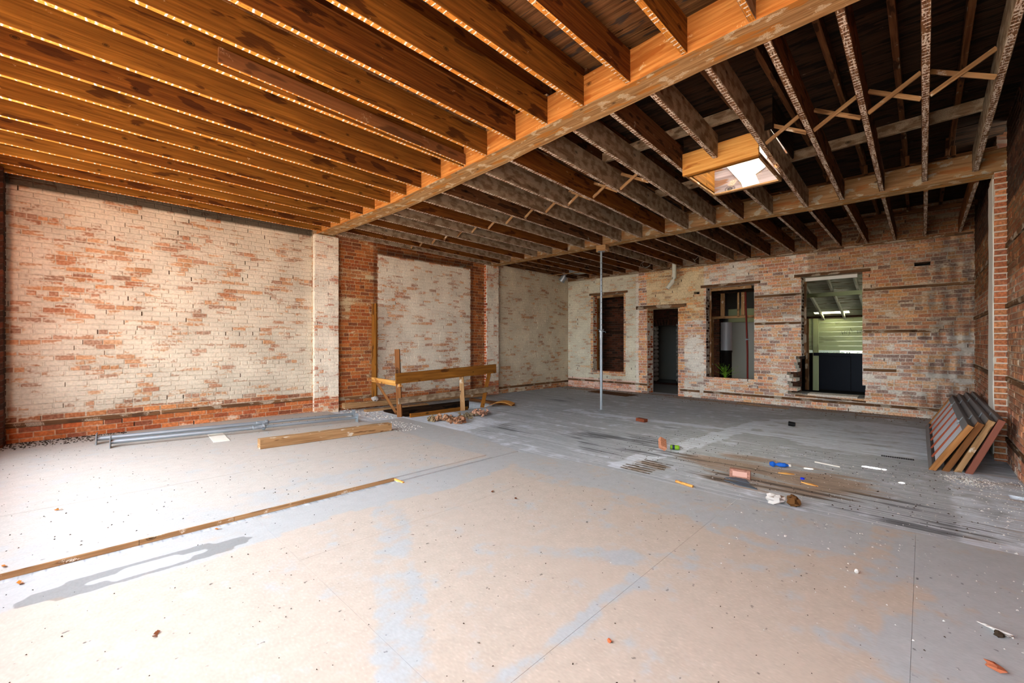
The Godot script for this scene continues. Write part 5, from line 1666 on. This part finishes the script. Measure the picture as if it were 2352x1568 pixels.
	scatter("plaster_dust", "patch of crushed white plaster in front of the stacked door sections", M.dust, 380, 33, func(r: RandomNumberGenerator) -> Array:
		var a := r.randf() * TAU
		var q := sqrt(r.randf())
		return [0.36 + cos(a) * q * 0.26, -6.72 + sin(a) * q * 0.28, r.randf_range(0.004, 0.02) * (1.2 - q)])
	scatter("dark_crumbs", "dark crumbs and bits of dirt scattered over the front panels", M.crumb, 900, 35, func(r: RandomNumberGenerator) -> Array:
		var left := r.randf() < 0.55
		var x := r.randf_range(-8.6, -4.1) if left else r.randf_range(-3.7, 0.6)
		return [x, r.randf_range(0.6, -3.6), r.randf_range(0.0015, 0.0045) * (1.5 if left else 1.0)])
	scatter("wall_debris", "dark dirt and twigs gathered at the foot of the left wall", M.crumb, 500, 37, func(r: RandomNumberGenerator) -> Array:
		return [-8.9 + 0.5 * pow(r.randf(), 2.0), r.randf_range(0.75, -0.6), r.randf_range(0.004, 0.016)])
	scatter("rubble_crumbs", "grey mortar crumbs around the stair opening and the end of the squared timber", M.dust, 520, 39, func(r: RandomNumberGenerator) -> Array:
		if r.randf() < 0.5:
			return [r.randf_range(-8.9, -7.3), -3.9 - 0.6 * r.randf(), r.randf_range(0.004, 0.02)]
		return [-6.4 + 0.9 * (r.randf() - 0.6), -3.9 + 0.6 * (r.randf() - 0.5), r.randf_range(0.003, 0.014)])
	scatter("back_crumbs", "brick crumbs and dirt along the foot of the back wall", mat(Color(0.46, 0.36, 0.28), 0.95), 700, 41, func(r: RandomNumberGenerator) -> Array:
		return [r.randf_range(-8.8, 0.6), -12.05 + 1.1 * pow(r.randf(), 2.0), r.randf_range(0.004, 0.018)])
	scatter("board_crumbs", "small dark and brown crumbs over the strip boards in the middle of the floor", M.crumb, 500, 43, func(r: RandomNumberGenerator) -> Array:
		return [r.randf_range(-3.2, 0.4), r.randf_range(-4.7, -7.2), r.randf_range(0.003, 0.010)])

func up3() -> Vector3:
	return Vector3.UP

func scatter(called: String, label: String, mt: Material, count: int, seedv: int, where: Callable) -> void:
	var r := RandomNumberGenerator.new()
	r.seed = seedv
	var m := MB.new()
	for k in count:
		var q: Array = where.call(r)
		var x: float = q[0]
		var z: float = q[1]
		if x > -8.5 and x < -7.15 and z < -4.5 and z > -7.0:
			continue
		var s: float = q[2]
		var raised := 0.022 if (x < -3.99 and z > -3.66) else (0.004 if z > -4.2 else -0.015)
		if x > -3.99 and x < -3.78 and z > -2.4:
			raised = -0.015
		var b := Basis.from_euler(Vector3(r.randf_range(-0.4, 0.4), r.randf() * TAU, r.randf_range(-0.4, 0.4)))
		var c := Vector3(x, raised + fy(z) + s * 0.35, z)
		var v := []
		for e in [[-1, -1, 0.7], [1, -1, 0.8], [1, 1, 0.6], [-1, 1, 0.9]]:
			v.append(c + b * (Vector3(e[0] * r.randf_range(0.6, 1.3), -0.5, e[1] * r.randf_range(0.4, 0.9)) * s))
		var t := c + b * (Vector3(r.randf_range(-0.4, 0.4), 0.6, r.randf_range(-0.3, 0.3)) * s)
		for e in 4:
			m.tri(v[e], v[(e + 1) % 4], t, Vector2.ZERO, Vector2.RIGHT, Vector2.DOWN, (v[e] + v[(e + 1) % 4]) / 2 - c + Vector3(0, s * 0.2, 0))
	tag(obj(called, done(m, mt)), label, "debris", "", "stuff")
